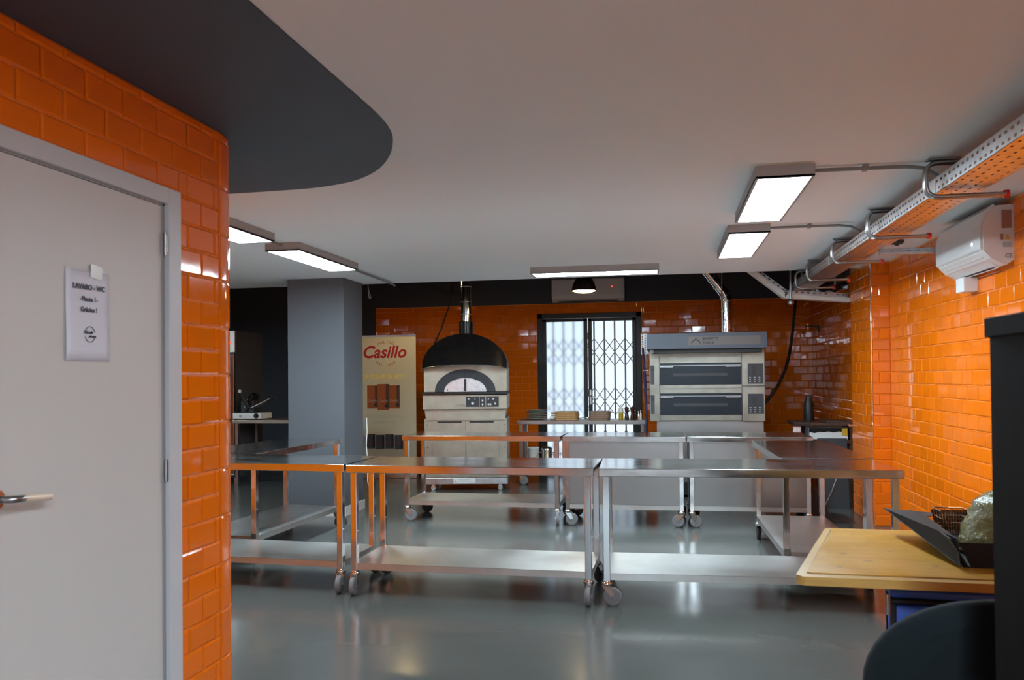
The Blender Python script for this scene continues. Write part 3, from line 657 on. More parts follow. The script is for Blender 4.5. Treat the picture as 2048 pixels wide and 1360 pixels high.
# ---------------------------------------------------------------- dome pizza oven
ov = thing('pizza_oven', 'steel pizza oven with black half dome hood on a wheeled stand', 'oven', (-2.50, 10.17, 0), D9)
W2 = .53; OD = .95
box(-W2, W2, 0, OD, .17, .92).build('stand_cabinet', 'oven_steel', ov, bev=.004)
box(-W2 - .0, W2 + .0, -.012, OD, .085, .165).build('base_plinth', 'galv', ov, bev=.003)
rp_ = box(-.16, .12, -.0145, -.012, .098, .158).build('rating_plate', 'white', ov); 
MB().prism([(-.145, .112), (-.115, .112), (-.13, .14)], -.0155, -.0145, 'xz').build('warning_triangle', 'stickeryellow', rp_)
for k, ln in enumerate((.16, .13, .17)): box(-.10, -.10 + ln, -.0152, -.0145, .142 - k * .012, .145 - k * .012).build('print_line', 'gasket', rp_)
for sx in (-1, 1):
    d_ = box(min(sx * .003, sx * .425), max(sx * .003, sx * .425), -.012, -.001, .19, .885).build('door', 'oven_steel', ov, bev=.002)
    box(min(sx * .05, sx * .36), max(sx * .05, sx * .36), -.016, -.002, .865, .885).build('door_grip', 'black', d_)
    for z in (.25, .40, .55, .70, .84): MB().cyl((sx * .49, -.004, z), (sx * .49, .0, z), .007, n=8).build('rivet', 'black', ov)
    for y in (.1, OD - .1):
        cs = MB().lathe([(.03, .08), (.03, .088)], 12, c=(sx * .43, y, 0)); cs.prism([(sx * .43 - .02, .08), (sx * .43 + .02, .08), (sx * .43 + .012, .03), (sx * .43 - .012, .03)], y - .016, y - .013, 'xz'); cs.prism([(sx * .43 - .02, .08), (sx * .43 + .02, .08), (sx * .43 + .012, .03), (sx * .43 - .012, .03)], y + .013, y + .016, 'xz')
        c_ = cs.build('caster', 'chrome', ov); MB().cyl((sx * .43, y - .011, .032), (sx * .43, y + .011, .032), .032, n=18).build('wheel', 'clearplastic', c_)
MB().prism([(-W2 + .03, .90), (W2 - .03, .90), (W2 - .01, 1.04), (-W2 + .01, 1.04)], -.03, .6, 'xz').build('control_skirt', 'oven_steel', ov, bev=.004)
box(-W2 - .005, W2 + .005, -.10, OD, 1.04, 1.225).build('control_housing', 'oven_steel', ov, bev=.006)
cpn = box(-.44, .45, -.104, -.10, 1.068, 1.202).build('control_panel', 'oven_steel', ov, bev=.001)
for a, b in ((.015, .185), (.19, .26), (.27, .43)):
    box(a, b, -.108, -.103, 1.070, 1.20).build('switch_panel', 'charcoalpanel', cpn)
for x, z, r in ((.05, 1.17, .008), (.10, 1.115, .018), (.13, 1.17, .006), (.36, 1.17, .010), (.30, 1.17, .008)): MB().cyl((x, -.118, z), (x, -.108, z), r, n=14).build('dial', 'galv', cpn)
for x, z in ((.225, 1.15), (.225, 1.10), (.30, 1.10), (.325, 1.10), (.385, 1.11)): box(x - .009, x + .009, -.111, -.108, z - .012, z + .012).build('button', 'white', cpn)
MB().tube([(-.02 - .09, -.106, 1.085), (-.08, -.106, 1.10), (-.06, -.106, 1.092), (-.035, -.106, 1.108), (-.01, -.106, 1.09), (.0, -.106, 1.098)], .002, 5).build('logo_squiggle', 'ink', cpn)
text('Moretti', .022, 'ink', cpn, (-.03, -.105, 1.078), shear=.4, ext=.0004)
box(-W2 - .012, W2 + .012, -.16, OD, 1.228, 1.262).build('stone_ledge', 'blackmetal', ov, bev=.006)
box(-W2, W2, .0, OD, 1.262, 1.60).build('oven_chamber', 'oven_steel', ov, bev=.003)
oa = arc(0, 1.262, .385, 0, PI, 28, .285); ia = arc(0, 1.262, .272, 0, PI, 28, .175)
ra = MB().plate(oa, ia, -.045, .0, 'xz').build('arch_surround', 'iron', ov, bev=.003)
for k in range(1, 6):
    a = PI * k / 6; MB().prism([(.274 * math.cos(a) - .002, 1.262 + .177 * math.sin(a)), (.274 * math.cos(a) + .002, 1.262 + .177 * math.sin(a)), (.383 * math.cos(a) + .002, 1.262 + .283 * math.sin(a)), (.383 * math.cos(a) - .002, 1.262 + .283 * math.sin(a))], -.0465, -.044, 'xz').build('arch_joint', 'black', ra)
od = MB().prism(ia, -.012, -.002, 'xz').build('oven_door', 'galv', ov)
box(-.012, .012, -.05, -.012, 1.27, 1.425).build('door_handle', 'blackmetal', od, bev=.003)
for x, z in ((-.13, 1.405), (.13, 1.405), (-.225, 1.285), (.225, 1.285)): MB().cyl((x, -.018, z), (x, -.012, z), .007, n=8).build('door_bolt', 'black', od)
# half dome hood : front lower rim bulges forward
H = MB(); nU, nV = 28, 8; zb = 1.565; rx = .545; rz_ = .435; R = []
for j in range(nV + 1):
    t_ = j / nV     # 0 front rim .. 1 back
    y = -.22 + (OD + .1) * t_
    s_ = 1
    row = []
    for i in range(nU + 1):
        a = PI * i / nU; bul = 0
        if j == 0: bul = -.10 * math.sin(a) ** .8
        row.append((rx * math.cos(a), -.06 + bul if j == 0 else y + .05 - .06 * math.sin(a) * (1 - t_), zb + rz_ * math.sin(a) * (1.0 if j else .06) + (.02 * math.sin(a) if j == 0 else 0)))
    R.append(row)
R = []
prof = [(0.0, 0.0, 0), (.0, .05, 0)]
hood = MB()
# front face: a curved sheet from the lower bowed rim up to the arch outline
rows = []
for j in range(9):
    t_ = j / 8; row = []
    for i in range(nU + 1):
        a = PI * i / nU; x = rx * math.cos(a); top = zb + rz_ * math.sin(a); bot = zb - .035 + .062 * math.sin(a) ** .7
        z = bot + (top - bot) * t_; y = -.05 - .20 * math.sin(a) ** .75 * (1 - t_) ** 1.0 - .02
        row.append((x, y, z))
    rows.append(row)
hood.rings(rows, False, False, True)
back = [[(rx * math.cos(PI * i / nU), -.07, zb + rz_ * math.sin(PI * i / nU)) for i in range(nU + 1)], [(rx * math.cos(PI * i / nU), OD - .02, zb + rz_ * math.sin(PI * i / nU)) for i in range(nU + 1)]]
hood.rings(back, False, False, True)
hood.prism(arc(0, zb, rx, 0, PI, nU, rz_), OD - .03, OD - .02, 'xz')
ho = hood.build('hood', 'blackmetal', ov)
rim = MB().tube([(rx * math.cos(PI * i / nU), -.07 - .20 * math.sin(PI * i / nU) ** .75, zb - .035 + .062 * math.sin(PI * i / nU) ** .7) for i in range(nU + 1)], .006, 6).build('hood_rim', 'zinc_dark', ov)
em = MB().cyl((.035, -.205, 1.655), (.035, -.196, 1.652), .045, n=24).build('emblem', 'galv', ov, rot=None)
MB().tube([(.01, -.209, 1.640), (.035, -.209, 1.652), (.062, -.209, 1.668)], .006, 6).build('emblem_stripe', 'blackmetal', em)
MB().cyl((0, .25, 1.97), (0, .25, 2.17), .095, n=24).build('flue_collar', 'blackmetal', ov)
fl = MB().cyl((0, .25, 2.17), (0, .25, HZ), .068, n=24).build('flue_pipe', 'chrome', ov)
for z in (2.26, 2.42, 2.62, 2.8): MB().cyl((0, .25, z), (0, .25, z + .012), .071, n=24).build('flue_band', 'galv', fl)

# ---------------------------------------------------------------- deck oven
dk = thing('deck_oven', 'double deck steel oven with grey extraction hood', 'oven', (0, 9.9, 0))
box(-.10, 1.13, .03, 1.1, .18, .90).build('stand_body', 'steel_flat', dk, bev=.004)
box(-.05, 1.08, .0, 1.0, .03, .18).build('stand_plinth', 'black', dk)
for x in (0.0, 1.03):
    MB().cyl((x, .1, 0), (x, .1, .04), .03, n=14).build('foot', 'black', dk)
box(-.17, 1.14, .02, 1.1, .905, 1.75).build('oven_body', 'steel_flat', dk, bev=.003)
def deck(z0, z1):
    d_ = box(-.055, .88, -.02, .02, z0, z1).build('deck_door', 'ovenglass', dk, bev=.003)
    for x0, x1 in ((-.05, .10), (.70, .87)): MB().tube([(x0, -.045, z1 - .045), (x1, -.045, z1 - .045)], .008, 8).build('door_handle', 'galv', d_)
    box(-.05, .87, -.03, -.018, z1 - .035, z1 - .028).build('handle_bar', 'zinc_dark', d_)
    box(.10, .72, -.022, -.02, z0 + .10, z0 + .135).build('viewing_slot', 'charcoalpanel', d_)
    return d_
deck(1.33, 1.585); deck(.975, 1.228)
for z0, z1 in ((1.585, 1.66), (1.228, 1.275), (1.285, 1.33), (.905, .97)): box(-.055, .88, -.006, .02, z0, z1).build('deck_fascia', 'deck_steel', dk, bev=.002)
box(-.06, .88, .012, .03, 1.665, 1.75).build('stained_fascia', 'deck_steel', dk)
for z0, z1 in ((.90, 1.305), (1.31, 1.70)):
    p = box(.885, 1.14, -.035, .02, z0, z1).build('control_column', 'deck_steel', dk, bev=.003)
    zp = 1.335 if z0 > 1 else .985
    c_ = box(.95, 1.125, -.039, -.035, zp, zp + .235).build('control_panel', 'charcoalpanel', p)
    box(.995, 1.045, -.041, -.039, zp + .10, zp + .20).build('display', 'darkgrey', c_)
    for k in range(9): box(.965 + (k % 3) * .052, .985 + (k % 3) * .052, -.0405, -.039, zp + .02 + (k // 3) * .024, zp + .032 + (k // 3) * .024).build('button', 'gasket', c_)
lp = box(-.175, -.062, -.035, .02, .90, 1.70).build('left_column', 'deck_steel', dk, bev=.003)
for z in (1.335, .985):
    q = box(-.165, -.120, -.038, -.034, z, z + .225).build('knob_plate', 'iron', lp)
    MB().cyl((-.142, -.060, z + .195), (-.142, -.038, z + .195), .024, n=18).build('knob', 'charcoalpanel', q)
hd_ = MB().prism([(-.30, 1.745), (-.30, 1.925), (1.05, 1.925), (1.05, 1.745)], -.20, 1.14, 'yz').build('extraction_hood', 'hoodgrey', dk, bev=.004)
hd_.location = (0, 0, 0)
box(-.12, 1.10, -.22, 1.0, 1.70, 1.745).build('hood_shadow_gap', 'black', dk)
lgp = box(.27, 1.07, -.304, -.298, 1.785, 1.885).build('logo_plate', 'logoplate', dk)
text('MORETTI', .044, 'charcoalpanel', lgp, (.435, -.306, 1.842), align='LEFT', off=.0012, sx=.95)
text('FORNI', .034, 'charcoalpanel', lgp, (.435, -.306, 1.800), align='LEFT', off=.0012, sx=1.25)
MB().tube([(.305, -.306, 1.805), (.33, -.306, 1.838), (.355, -.306, 1.846), (.38, -.306, 1.838), (.405, -.306, 1.805)], .005, 6).tube([(.355, -.306, 1.848), (.355, -.306, 1.868)], .006, 6).build('logo_mark', 'charcoalpanel', lgp)
du = thing('flue_duct', 'spiral metal flue rising from the deck oven hood and bending left', 'duct', (.76, 10.40, 0))
MB().tube([(0, 0, 1.92), (0, 0, 2.36), (-.004, 0, 2.40), (-.03, 0, 2.45), (-.10, 0, 2.55), (-.24, 0, 2.74), (-.30, 0, 2.80), (-.30, 0, 3.14)], .062, 20).build('duct_pipe', 'chrome', du)
for z in (1.98, 2.10, 2.22, 2.34): MB().cyl((0, 0, z), (0, 0, z + .01), .066, n=20).build('duct_band', 'galv', du)
for p, q in (((-.01, 0, 2.405), (-.022, 0, 2.425)), ((-.095, 0, 2.54), (-.105, 0, 2.553)), ((-.16, 0, 2.63), (-.17, 0, 2.643))): MB().cyl(p, q, .067, n=20).build('duct_band', 'galv', du)
tag(MB().cyl((.70, 10.30, 1.92), (.70, 10.30, 3.14), .008, n=8).build('thin_pipe', 'galv'), 'thin metal pipe rising beside the deck oven flue', 'pipe')
# tools hung between window and deck oven
pg = thing('perforated_peel', 'perforated metal tool hanging on the wall left of the deck oven hood', 'tool', (-.24, 10.2, 1.70))
xf(perforated(.26, .10, 3, .03, .018, .016, .004), (-.04, 0, 0), (0, 0, 1), (1, 0, 0), (0, 1, 0)).build('perforated_plate', 'peelmetal', pg)
MB().tube([(.01, 0, .0), (.04, 0, -.10)], .008, 6).build('tool_shaft', 'zinc_dark', pg)
hb = thing('peel_handle', 'long dark blue pole leaning down the left side of the deck oven', 'tool', (-.235, 10.0, 0))
MB().tube([(-.02, 0, 1.78), (.0, 0, 1.45), (.015, 0, 1.0), (.02, 0, .25)], [.012, .018, .014, .018], 8).build('pole', 'navy', hb)
MB().tube([(-.02, -.02, 1.50), (.04, -.02, 1.50)], .004, 6).build('pole_hook', 'chrome', hb)

# ---------------------------------------------------------------- roll-up banner
bn = thing('rollup_banner', 'cream roll-up banner with red lettering between the column and the dome oven', 'banner', (-3.96, 11.4, 0), 0)
BW = .425
cm = box(-BW, BW, 0, .002, .60, 2.06).build('banner_cloth', 'cream', bn)
box(-BW, BW, 0, .002, .06, .60).build('banner_lower_cloth', 'creamlow', bn)
MB().box(-BW, BW, -.008, .010, 2.05, 2.07).build('top_rail', 'galv', bn, bev=.003)
MB().box(-BW - .01, BW + .01, -.05, .06, 0, .06).build('banner_base', 'galv', bn, bev=.008)
MB().cyl((0, .02, .05), (0, .02, 2.05), .012, n=8).build('support_pole', 'zinc_dark', bn)
def btext(s, size, m, x, z, **k): return text(s, size, m, bn, (x, -.0015, z), **k)
def arc_text(s, R_, x, zc, up, size, m):
    n = len(s)
    for i, ch in enumerate(s):
        if ch == ' ': continue
        a = (i - (n - 1) / 2) * (.20)
        if up: btext(ch, size, m, x + R_ * math.sin(a), zc + R_ * math.cos(a), rot=(PI / 2, a, 0))
        else: btext(ch, size, m, x + R_ * math.sin(a), zc - R_ * math.cos(a), rot=(PI / 2, -a, 0))
arc_text('MOLINO', .21, -.03, 1.745, True, .052, 'redink')
btext('Casillo', .245, 'redink', -.06, 1.745, shear=.25, sx=1.0, off=.006)
arc_text('DAL 1958', .22, -.03, 1.83, False, .052, 'redink')
btext('LA PIZZA ES UN ARTE !', .085, 'yellowink', -.05, 1.44, sx=.72, off=.0035)
def pack(cx, z0, w, h, m, front=0, brand=True):
    o = box(cx - w / 2, cx + w / 2, -.0025 - front, -.0005, z0, z0 + h).build('flour_pack_print', m, bn)
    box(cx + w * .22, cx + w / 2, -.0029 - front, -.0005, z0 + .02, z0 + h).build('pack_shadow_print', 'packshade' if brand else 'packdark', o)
    box(cx + w * .12, cx + w * .42, -.0032 - front, -.0005, z0 + h * .1, z0 + h * .2).build('pack_label_print', 'packdark', o)
    if brand: text('Casillo', w * .30, 'packwhite', o, (cx - w * .05, -.0035 - front, z0 + h * .30), shear=.25)
    else: box(cx - w * .4, cx + w * .2, -.0032, -.0005, z0 + h * .42, z0 + h * .44).build('pack_line_print', 'redink', o)
pack(-.235, 1.005, .165, .335, 'packorange'); pack(.095, 1.005, .165, .335, 'packorange'); pack(-.07, .985, .175, .375, 'packorange', .002)
btext('NUESTRAS HARINAS PARA PIZZA', .062, 'paleink', -.06, .865, sx=.62)
btext('LAS ELIGEN EN ITALIA', .062, 'paleink', -.06, .785, sx=.62)
box(-.16, .06, -.0015, 0, .735, .740).build('print_rule', 'paleink', bn)
for k in range(4): pack(-.265 + k * .142, .42 - .01 * (k % 2), .128, .21, 'packgrey', 0, False)

# ---------------------------------------------------------------- left background: fridge, worktop, slicer
fr = thing('fridge', 'tall stainless fridge with red digital display beside the slicer worktop', 'fridge', (-6.42, 10.4, 0))
box(0, .62, 0, .75, .10, 2.12).build('fridge_body', 'fridgeside', fr, bev=.006)
box(0, .62, -.03, 0, 1.82, 2.12).build('display_panel', 'steel_shelf', fr, bev=.004)
box(0, .62, -.055, -.005, .14, 1.80).build('fridge_door', 'steel', fr, bev=.006)
box(.53, .575, -.034, -.03, 1.935, 1.965).build('display', 'redled', fr); box(.50, .525, -.034, -.03, 1.935, 1.965).build('lock', 'black', fr)
box(.02, .05, -.095, -.055, .7, 1.4).build('door_handle', 'zinc_dark', fr, bev=.004)
for x in (.05, .57):
    for y in (.05, .7): MB().cyl((x, y, 0), (x, y, .1), .02, n=12).build('foot', 'chrome', fr)
wt = thing('side_worktop', 'steel worktop with slicer against the dark wall left of the column', 'table', (-5.78, 10.25, 0))
box(0, 1.5, 0, .65, .85, .895).build('worktop', 'oven_steel', wt, bev=.004)
box(.03, 1.47, .03, .62, .42, .44).build('shelf', 'steel_flat', wt)
for x in (.03, 1.43):
    for y in (.03, .58): box(x, x + .04, y, y + .04, 0, .85).build('leg', 'galv', wt)
bx = tag(MB().prism([(-5.1, .44), (-4.72, .44), (-4.75, .62), (-4.9, .66), (-5.08, .60)], 10.4, 10.7, 'xz').build('sack', 'darkgrey', bev=.02), 'dull grey sack on the shelf under the slicer worktop', 'sack')
sl = thing('meat_slicer', 'white based meat slicer on the worktop beside the fridge', 'slicer', (-5.58, 10.42, .896), 0)
box(-.22, .20, -.12, .20, .01, .09).build('slicer_base', 'offwhite', sl, bev=.012)
for x in (-.18, .16):
    for y in (-.09, .17): MB().cyl((x, y, 0), (x, y, .015), .015, n=10).build('foot', 'black', sl)
MB().cyl((.13, -.13, .055), (.13, -.12, .055), .035, n=18).cyl((.13, -.15, .055), (.13, -.13, .055), .018, n=12).build('dial', 'black', sl)
MB().cyl((-.10, -.13, .05), (-.10, -.12, .05), .018, n=14).build('switch', 'gasket', sl)
Xb = Matrix.Translation((-.03, .05, .24)) @ Matrix.Rotation(.45, 4, 'Y')
MB().cyl((-.015, 0, 0), (.0, 0, 0), .135, n=32, X=Xb).build('blade', 'chrome', sl)
MB().box(.005, .03, -.10, .10, -.13, .12, X=Xb).build('blade_guard', 'black', sl, bev=.008)
MB().box(.05, .36, -.10, .10, -.006, .006, X=Matrix.Translation((-.02, .02, .14)) @ Matrix.Rotation(-.42, 4, 'Y')).build('carriage_tray', 'galv', sl, bev=.002)
MB().box(-.16, .04, -.02, .18, .09, .26).build('motor_housing', 'darkgrey', sl, bev=.02)
MB().tube([(.0, -.08, .16), (-.06, -.10, .27), (-.10, -.11, .36)], [.022, .026, .020], 10).build('pusher_arm', 'black', sl)
MB().lathe([(.018, 0), (.022, .015), (.018, .035), (.008, .04)], 12, c=(-.115, -.11, .37)).build('pusher_knob', 'offwhite', sl)
# floor-standing folding frame near the fridge
ff = thing('folded_stand', 'slim white metal stand low on the floor before the fridge', 'stand', (-5.95, 10.2, 0))
MB().tube([(-.2, 0, .30), (.12, 0, .30)], .010, 6).build('stand_bar', 'offwhite', ff)
for x in (-.15, .1): MB().tube([(x, 0, .30), (x + .005, .0, .0)], .008, 6).build('stand_leg', 'offwhite', ff)
# loose cables
tag(MB().tube([(-3.10, 11.95, 3.145), (-3.12, 11.9, 2.75), (-3.17, 11.9, 2.5), (-3.25, 11.8, 2.2), (-3.32, 11.7, 1.98), (-3.34, 11.6, 1.85)], .011, 8).build('hanging_cable', 'cable'), 'black cable hanging down the orange wall behind the dome oven', 'cable')
tag(MB().tube([(-3.7, 12.35, 2.95), (-3.4, 12.35, 2.78), (-3.1, 12.35, 2.75), (-2.85, 12.35, 2.85), (-2.75, 12.35, 3.0)], .008, 8).build('looped_cable', 'darkgrey'), 'thin cable loop across the dark band above the orange tiles', 'cable')
tag(MB().tube([(-3.255, 8.72, 2.498), (-3.25, 8.72, 2.44), (-3.23, 8.72, 2.37), (-3.22, 8.72, 2.345), (-3.235, 8.72, 2.335), (-3.25, 8.72, 2.36), (-3.247, 8.72, 2.43)], .006, 8).build('tied_cable', 'greycable'), 'short tied grey cable hanging by the top of the column', 'cable')
tag(MB().tube([(-3.275, 8.70, 1.0), (-3.27, 8.70, .85), (-3.28, 8.70, .70), (-3.262, 8.70, .45), (-3.27, 8.7, .30), (-3.25, 8.72, .20)], .006, 8).build('thin_cable', 'white'), 'thin white cable running down beside the column', 'cable')
tag(MB().tube([(1.72, 11.3, 3.145), (1.70, 11.2, 2.52), (1.665, 11.1, 2.25), (1.625, 11.0, 2.0), (1.565, 10.9, 1.70), (1.50, 10.8, 1.50), (1.40, 10.75, 1.30), (1.27, 10.7, 1.12), (1.20, 10.7, 1.07)], .019, 10).build('hose', 'cable'), 'thick dark hose curving down the wall to the right of the deck oven', 'hose')

# ---------------------------------------------------------------- far right corner: counter, box, leaning panel
kc = thing('corner_counter', 'narrow dark wooden counter in the far right corner', 'counter', (1.44, 9.72, 0))
box(.0, .64, 0, .55, .855, .893).build('counter_top', 'counterwood', kc, bev=.004)
box(-.02, .17, -.01, .30, .868, .884).build('counter_lip', 'black', kc)
box(.59, .64, .0, .45, 0, .855).build('counter_side', 'counterwood', kc)
box(.12, .16, .02, .45, 0, .855).build('counter_side', 'darkgrey', kc)
box(.35, .64, .05, .35, .893, .912).build('stacked_board', 'counterwood', kc)
wx = thing('storage_box', 'white open box under the dark corner counter with a black liner', 'box', (1.80, 9.70, .70))
MB().box(-.21, .21, 0, .006, 0, .135).box(-.21, .21, .30, .306, 0, .135).box(-.21, -.204, 0, .30, 0, .135).box(.204, .21, 0, .30, 0, .135).box(-.21, .21, 0, .3, 0, .006).build('box_walls', 'white', wx)
mb = MB(); pts_ = [(-.205, .135), (-.205, .09), (-.15, .075), (-.10, .09), (-.05, .085), (.0, .095), (.05, .082), (.11, .095), (.16, .085), (.2, .10), (.2, .135)]
mb.prism(pts_, -.004, -.001, 'xz'); mb.build('black_liner', 'boxblack', wx)
box(.14, .20, -.007, -.003, .05, .13).build('yellow_tag', 'stickeryellow', wx)
box(-.03 + -.21, .25, .0, .3, -.035, -.003).build('box_shelf', 'counterwood', wx)
so = thing('wall_socket', 'grey double socket box by the dark corner counter', 'socket', (1.465, 9.72, .775))
box(-.045, .045, .0, .03, 0, .075).build('socket_box', 'galv', so, bev=.003)
for x in (-.02, .02): box(x - .012, x + .012, -.003, 0, .02, .055).build('socket_face', 'white', so)
kn = thing('dark_canister', 'tall dark canister standing on the corner counter', 'canister', (1.66, 10.1, .893))
MB().lathe([(.060, 0), (.062, .01), (.058, .20), (.04, .24), (.035, .27)], 18).build('canister_body', 'black', kn)
MB().lathe([(.036, .268), (.036, .29), (.02, .30)], 14).build('canister_cap', 'darkgrey', kn)
pnl = thing('leaning_panel', 'dark panel leaning against the orange pier under the corner counter', 'panel', (1.62, 9.25, 0), 0)
MB().prism([(0.0, .0), (.30, .0), (.30, .75), (.0, .75)], 0, .02, 'xz', X=Matrix.Rotation(-.12, 4, 'X')).build('panel_board', 'darkgrey', pnl)
MB().tube([(.04, -.02, .02), (.12, -.03, .20), (.26, -.02, .60)], .006, 6).build('panel_edge', 'galv', pnl)
rp2 = thing('folded_plank', 'dark grey folded ramp lying on the floor right of the back tables', 'ramp', (1.50, 8.6, 0), 0)
MB().prism([(-.12, .0), (.30, .0), (.10, .02), (-.10, .34), (-.14, .34)], -.25, .28, 'xz').build('ramp_board', 'darkgrey', rp2, bev=.004)
wbk = thing('shelf_bracket', 'small dark bracket high in the far right corner', 'bracket', (1.96, 11.8, 2.09))
box(-.04, .13, 0, .04, 0, .02).build('bracket_arm', 'black', wbk); MB().prism([(.10, 0), (.13, 0), (.13, -.10)], .01, .03, 'xz').build('bracket_brace', 'black', wbk)
db = thing('wall_bolt', 'small chrome bolt on the far edge of the orange pier', 'bolt', (1.922, 9.06, .90))
MB().cyl((0, 0, 0), (-.03, 0, 0), .012, n=12).build('bolt_shaft', 'chrome', db); MB().cyl((-.03, 0, 0), (-.045, 0, 0), .02, n=14).build('bolt_knob', 'chrome', db)

# ---------------------------------------------------------------- wooden table at the right with the black tray
wtb = thing('wooden_table', 'varnished pine table with moulded edge in the right foreground', 'table', (0, 0, 0))
TZ = .75
outer = [(.435, 2.955), (.455, 2.925), (1.90, 2.875), (1.93, 2.90), (1.93, 3.80), (1.90, 3.825), (.72, 3.862), (.69, 3.845)]
inner = [(.475, 2.985), (.485, 2.972), (1.885, 2.922), (1.888, 2.93), (1.888, 3.79), (1.88, 3.795), (.728, 3.832), (.716, 3.825)]
MB().prism(outer, TZ - .034, TZ - .004, 'xy').build('edge_moulding', 'woodedge', wtb, bev=.011, seg=4)
MB().prism([(.4765, 2.987), (.4865, 2.973), (1.883, 2.924), (1.886, 2.932), (1.886, 3.788), (1.878, 3.793), (.7295, 3.83), (.7175, 3.823)], TZ - .006, TZ, 'xy').build('tabletop', 'wood', wtb, bev=.0015)
MB().plate([(.473, 2.981), (.485, 2.967), (1.888, 2.918), (1.892, 2.93), (1.892, 3.79), (1.88, 3.80), (.727, 3.836), (.712, 3.827)], [(.479, 2.989), (.488, 2.976), (1.883, 2.926), (1.885, 2.932), (1.885, 3.788), (1.878, 3.792), (.730, 3.828), (.719, 3.822)], TZ - .005, TZ - .0035, 'xy').build('edge_groove', 'groove', wtb)
for kx, ky, kr in ((.66, 3.30, .008), (.80, 3.55, .006), (.93, 3.12, .007), (.84, 3.36, .007), (.60, 3.07, .006), (.98, 3.42, .006), (.78, 3.70, .005), (.72, 3.18, .010)):
    MB().prism(arc(kx, ky, kr * 1.8, 0, 2 * PI * .95, 10, kr * .7), TZ, TZ + .0004, 'xy').build('wood_knot', 'knot', wtb)
MB().box(.95, 1.85, 3.34, 3.36, TZ - .10, TZ - .034).box(.95, 1.85, 3.74, 3.76, TZ - .10, TZ - .034).build('apron', 'woodedge', wtb)
for x, y in ((1.78, 3.0), (1.78, 3.70), (1.28, 3.66)): box(x, x + .06, y, y + .06, 0, TZ - .034).build('leg', 'woodedge', wtb, bev=.005)
tb = thing('black_tray', 'black card tray with a folded-out side on the pine table', 'tray', (0, 0, TZ + .001))
def sheet(pts4, th=.004):
    a, b, c, d_ = [Vector(p) for p in pts4]; n = (b - a).cross(d_ - a).normalized() * th
    return MB().rings([[tuple(p) for p in (a, b, c, d_)], [tuple(p + n) for p in (a, b, c, d_)]], True, True, False)
sheet([(1.045, 3.12, 0), (1.62, 3.10, 0), (1.62, 3.095, .088), (1.005, 3.115, .088)]).build('tray_front', 'boxblack', tb)
sheet([(1.02, 3.12, .0), (1.62, 3.10, .0), (1.62, 3.74, .0), (1.13, 3.76, .0)]).build('tray_bottom', 'boxblack', tb)
sheet([(1.13, 3.76, 0), (1.62, 3.74, 0), (1.62, 3.76, .10), (1.11, 3.78, .10)]).build('tray_back', 'boxblack', tb)
sheet([(1.62, 3.10, 0), (1.62, 3.74, 0), (1.63, 3.76, .10), (1.63, 3.09, .105)]).build('tray_side', 'boxblack', tb)
fl_ = MB(); R = []
for k in range(9):
    t_ = k / 8; y = 3.10 + .66 * t_
    hx = 1.0 + .06 * t_; b_ = Vector((1.03 + .09 * t_, y, .002)); top = Vector((.975 + .045 * t_ , y + .01, .10 + .0 * t_)); 
    R.append([tuple(b_), tuple((b_ * .5 + top * .5) + Vector((-.012 * math.sin(PI * t_), 0, 0))), tuple(top), tuple(top + Vector((.004, 0, .001))), tuple((b_ * .5 + top * .5) + Vector((-.008 * math.sin(PI * t_) + .004, 0, 0))), tuple(b_ + Vector((.004, 0, 0)))])
fl_.rings(R, True, True, False).build('tray_left_wall', 'boxblack', tb)
sheet([(1.0, 3.09, .008), (.915, 3.76, .105), (1.045, 3.70, .10), (1.0, 3.115, .10)], .003).build('tray_flap', 'boxblack', tb)
sheet([(.915, 3.76, .105), (1.12, 3.78, .085), (1.06, 3.60, .10), (.99, 3.62, .095)], .003).build('corner_flap', 'boxblack', tb)
wbkt = thing('wire_basket', 'small copper wire basket in the black tray', 'basket', (1.125, 3.56, TZ + .045))
MB().tube([(-.055, -.05, .09), (.055, -.05, .09), (.055, .05, .09), (-.055, .05, .09), (-.055, -.05, .09)], .003, 6).build('basket_rim', 'wire', wbkt)
for i in range(11):
    x = -.055 + .011 * i
    MB().tube([(x, -.05, .09), (x * .85, -.04, .0), (x * .85, .04, .0), (x, .05, .09)], .0015, 5).build('basket_wire', 'wire', wbkt)
for z in (.03, .06): MB().tube([(-.052, -.046, z), (.052, -.046, z), (.052, .046, z), (-.052, .046, z), (-.052, -.046, z)], .0015, 5).build('basket_wire', 'wire', wbkt)
cb_ = thing('cellophane_bag', 'crinkled shiny bag of olive green food in the black tray', 'bag', (1.27, 3.36, TZ + .012))
mb = MB(); R = []; rr = random.Random(3)
for j in range(15):
    t_ = j / 14; z = .26 * t_; sc = (1 - .15 * t_ ** 3) * (.5 if j in (0,) else 1) * (1 if t_ < .75 else 1 - (t_ - .75) * 2.2)
    R.append([((.20 * math.cos(a) * sc + .09 * t_) + rr.uniform(-.008, .008), .16 * math.sin(a) * sc + rr.uniform(-.008, .008), z + rr.uniform(-.006, .006)) for a in [2 * PI * k / 26 for k in range(26)]])
mb.rings(R, True, True, True).build('bag_film', 'crinkle', cb_)
R = []
for j in range(5):
    t_ = j / 4; R.append([((.05 + .05 * t_) * math.cos(a) + .09, (.02 + .02 * t_) * math.sin(a), .25 + .10 * t_ + .01 * math.sin(a * 5)) for a in [2 * PI * k / 18 for k in range(18)]])
MB().rings(R, True, True, False).build('bag_neck', 'crinkle', cb_)

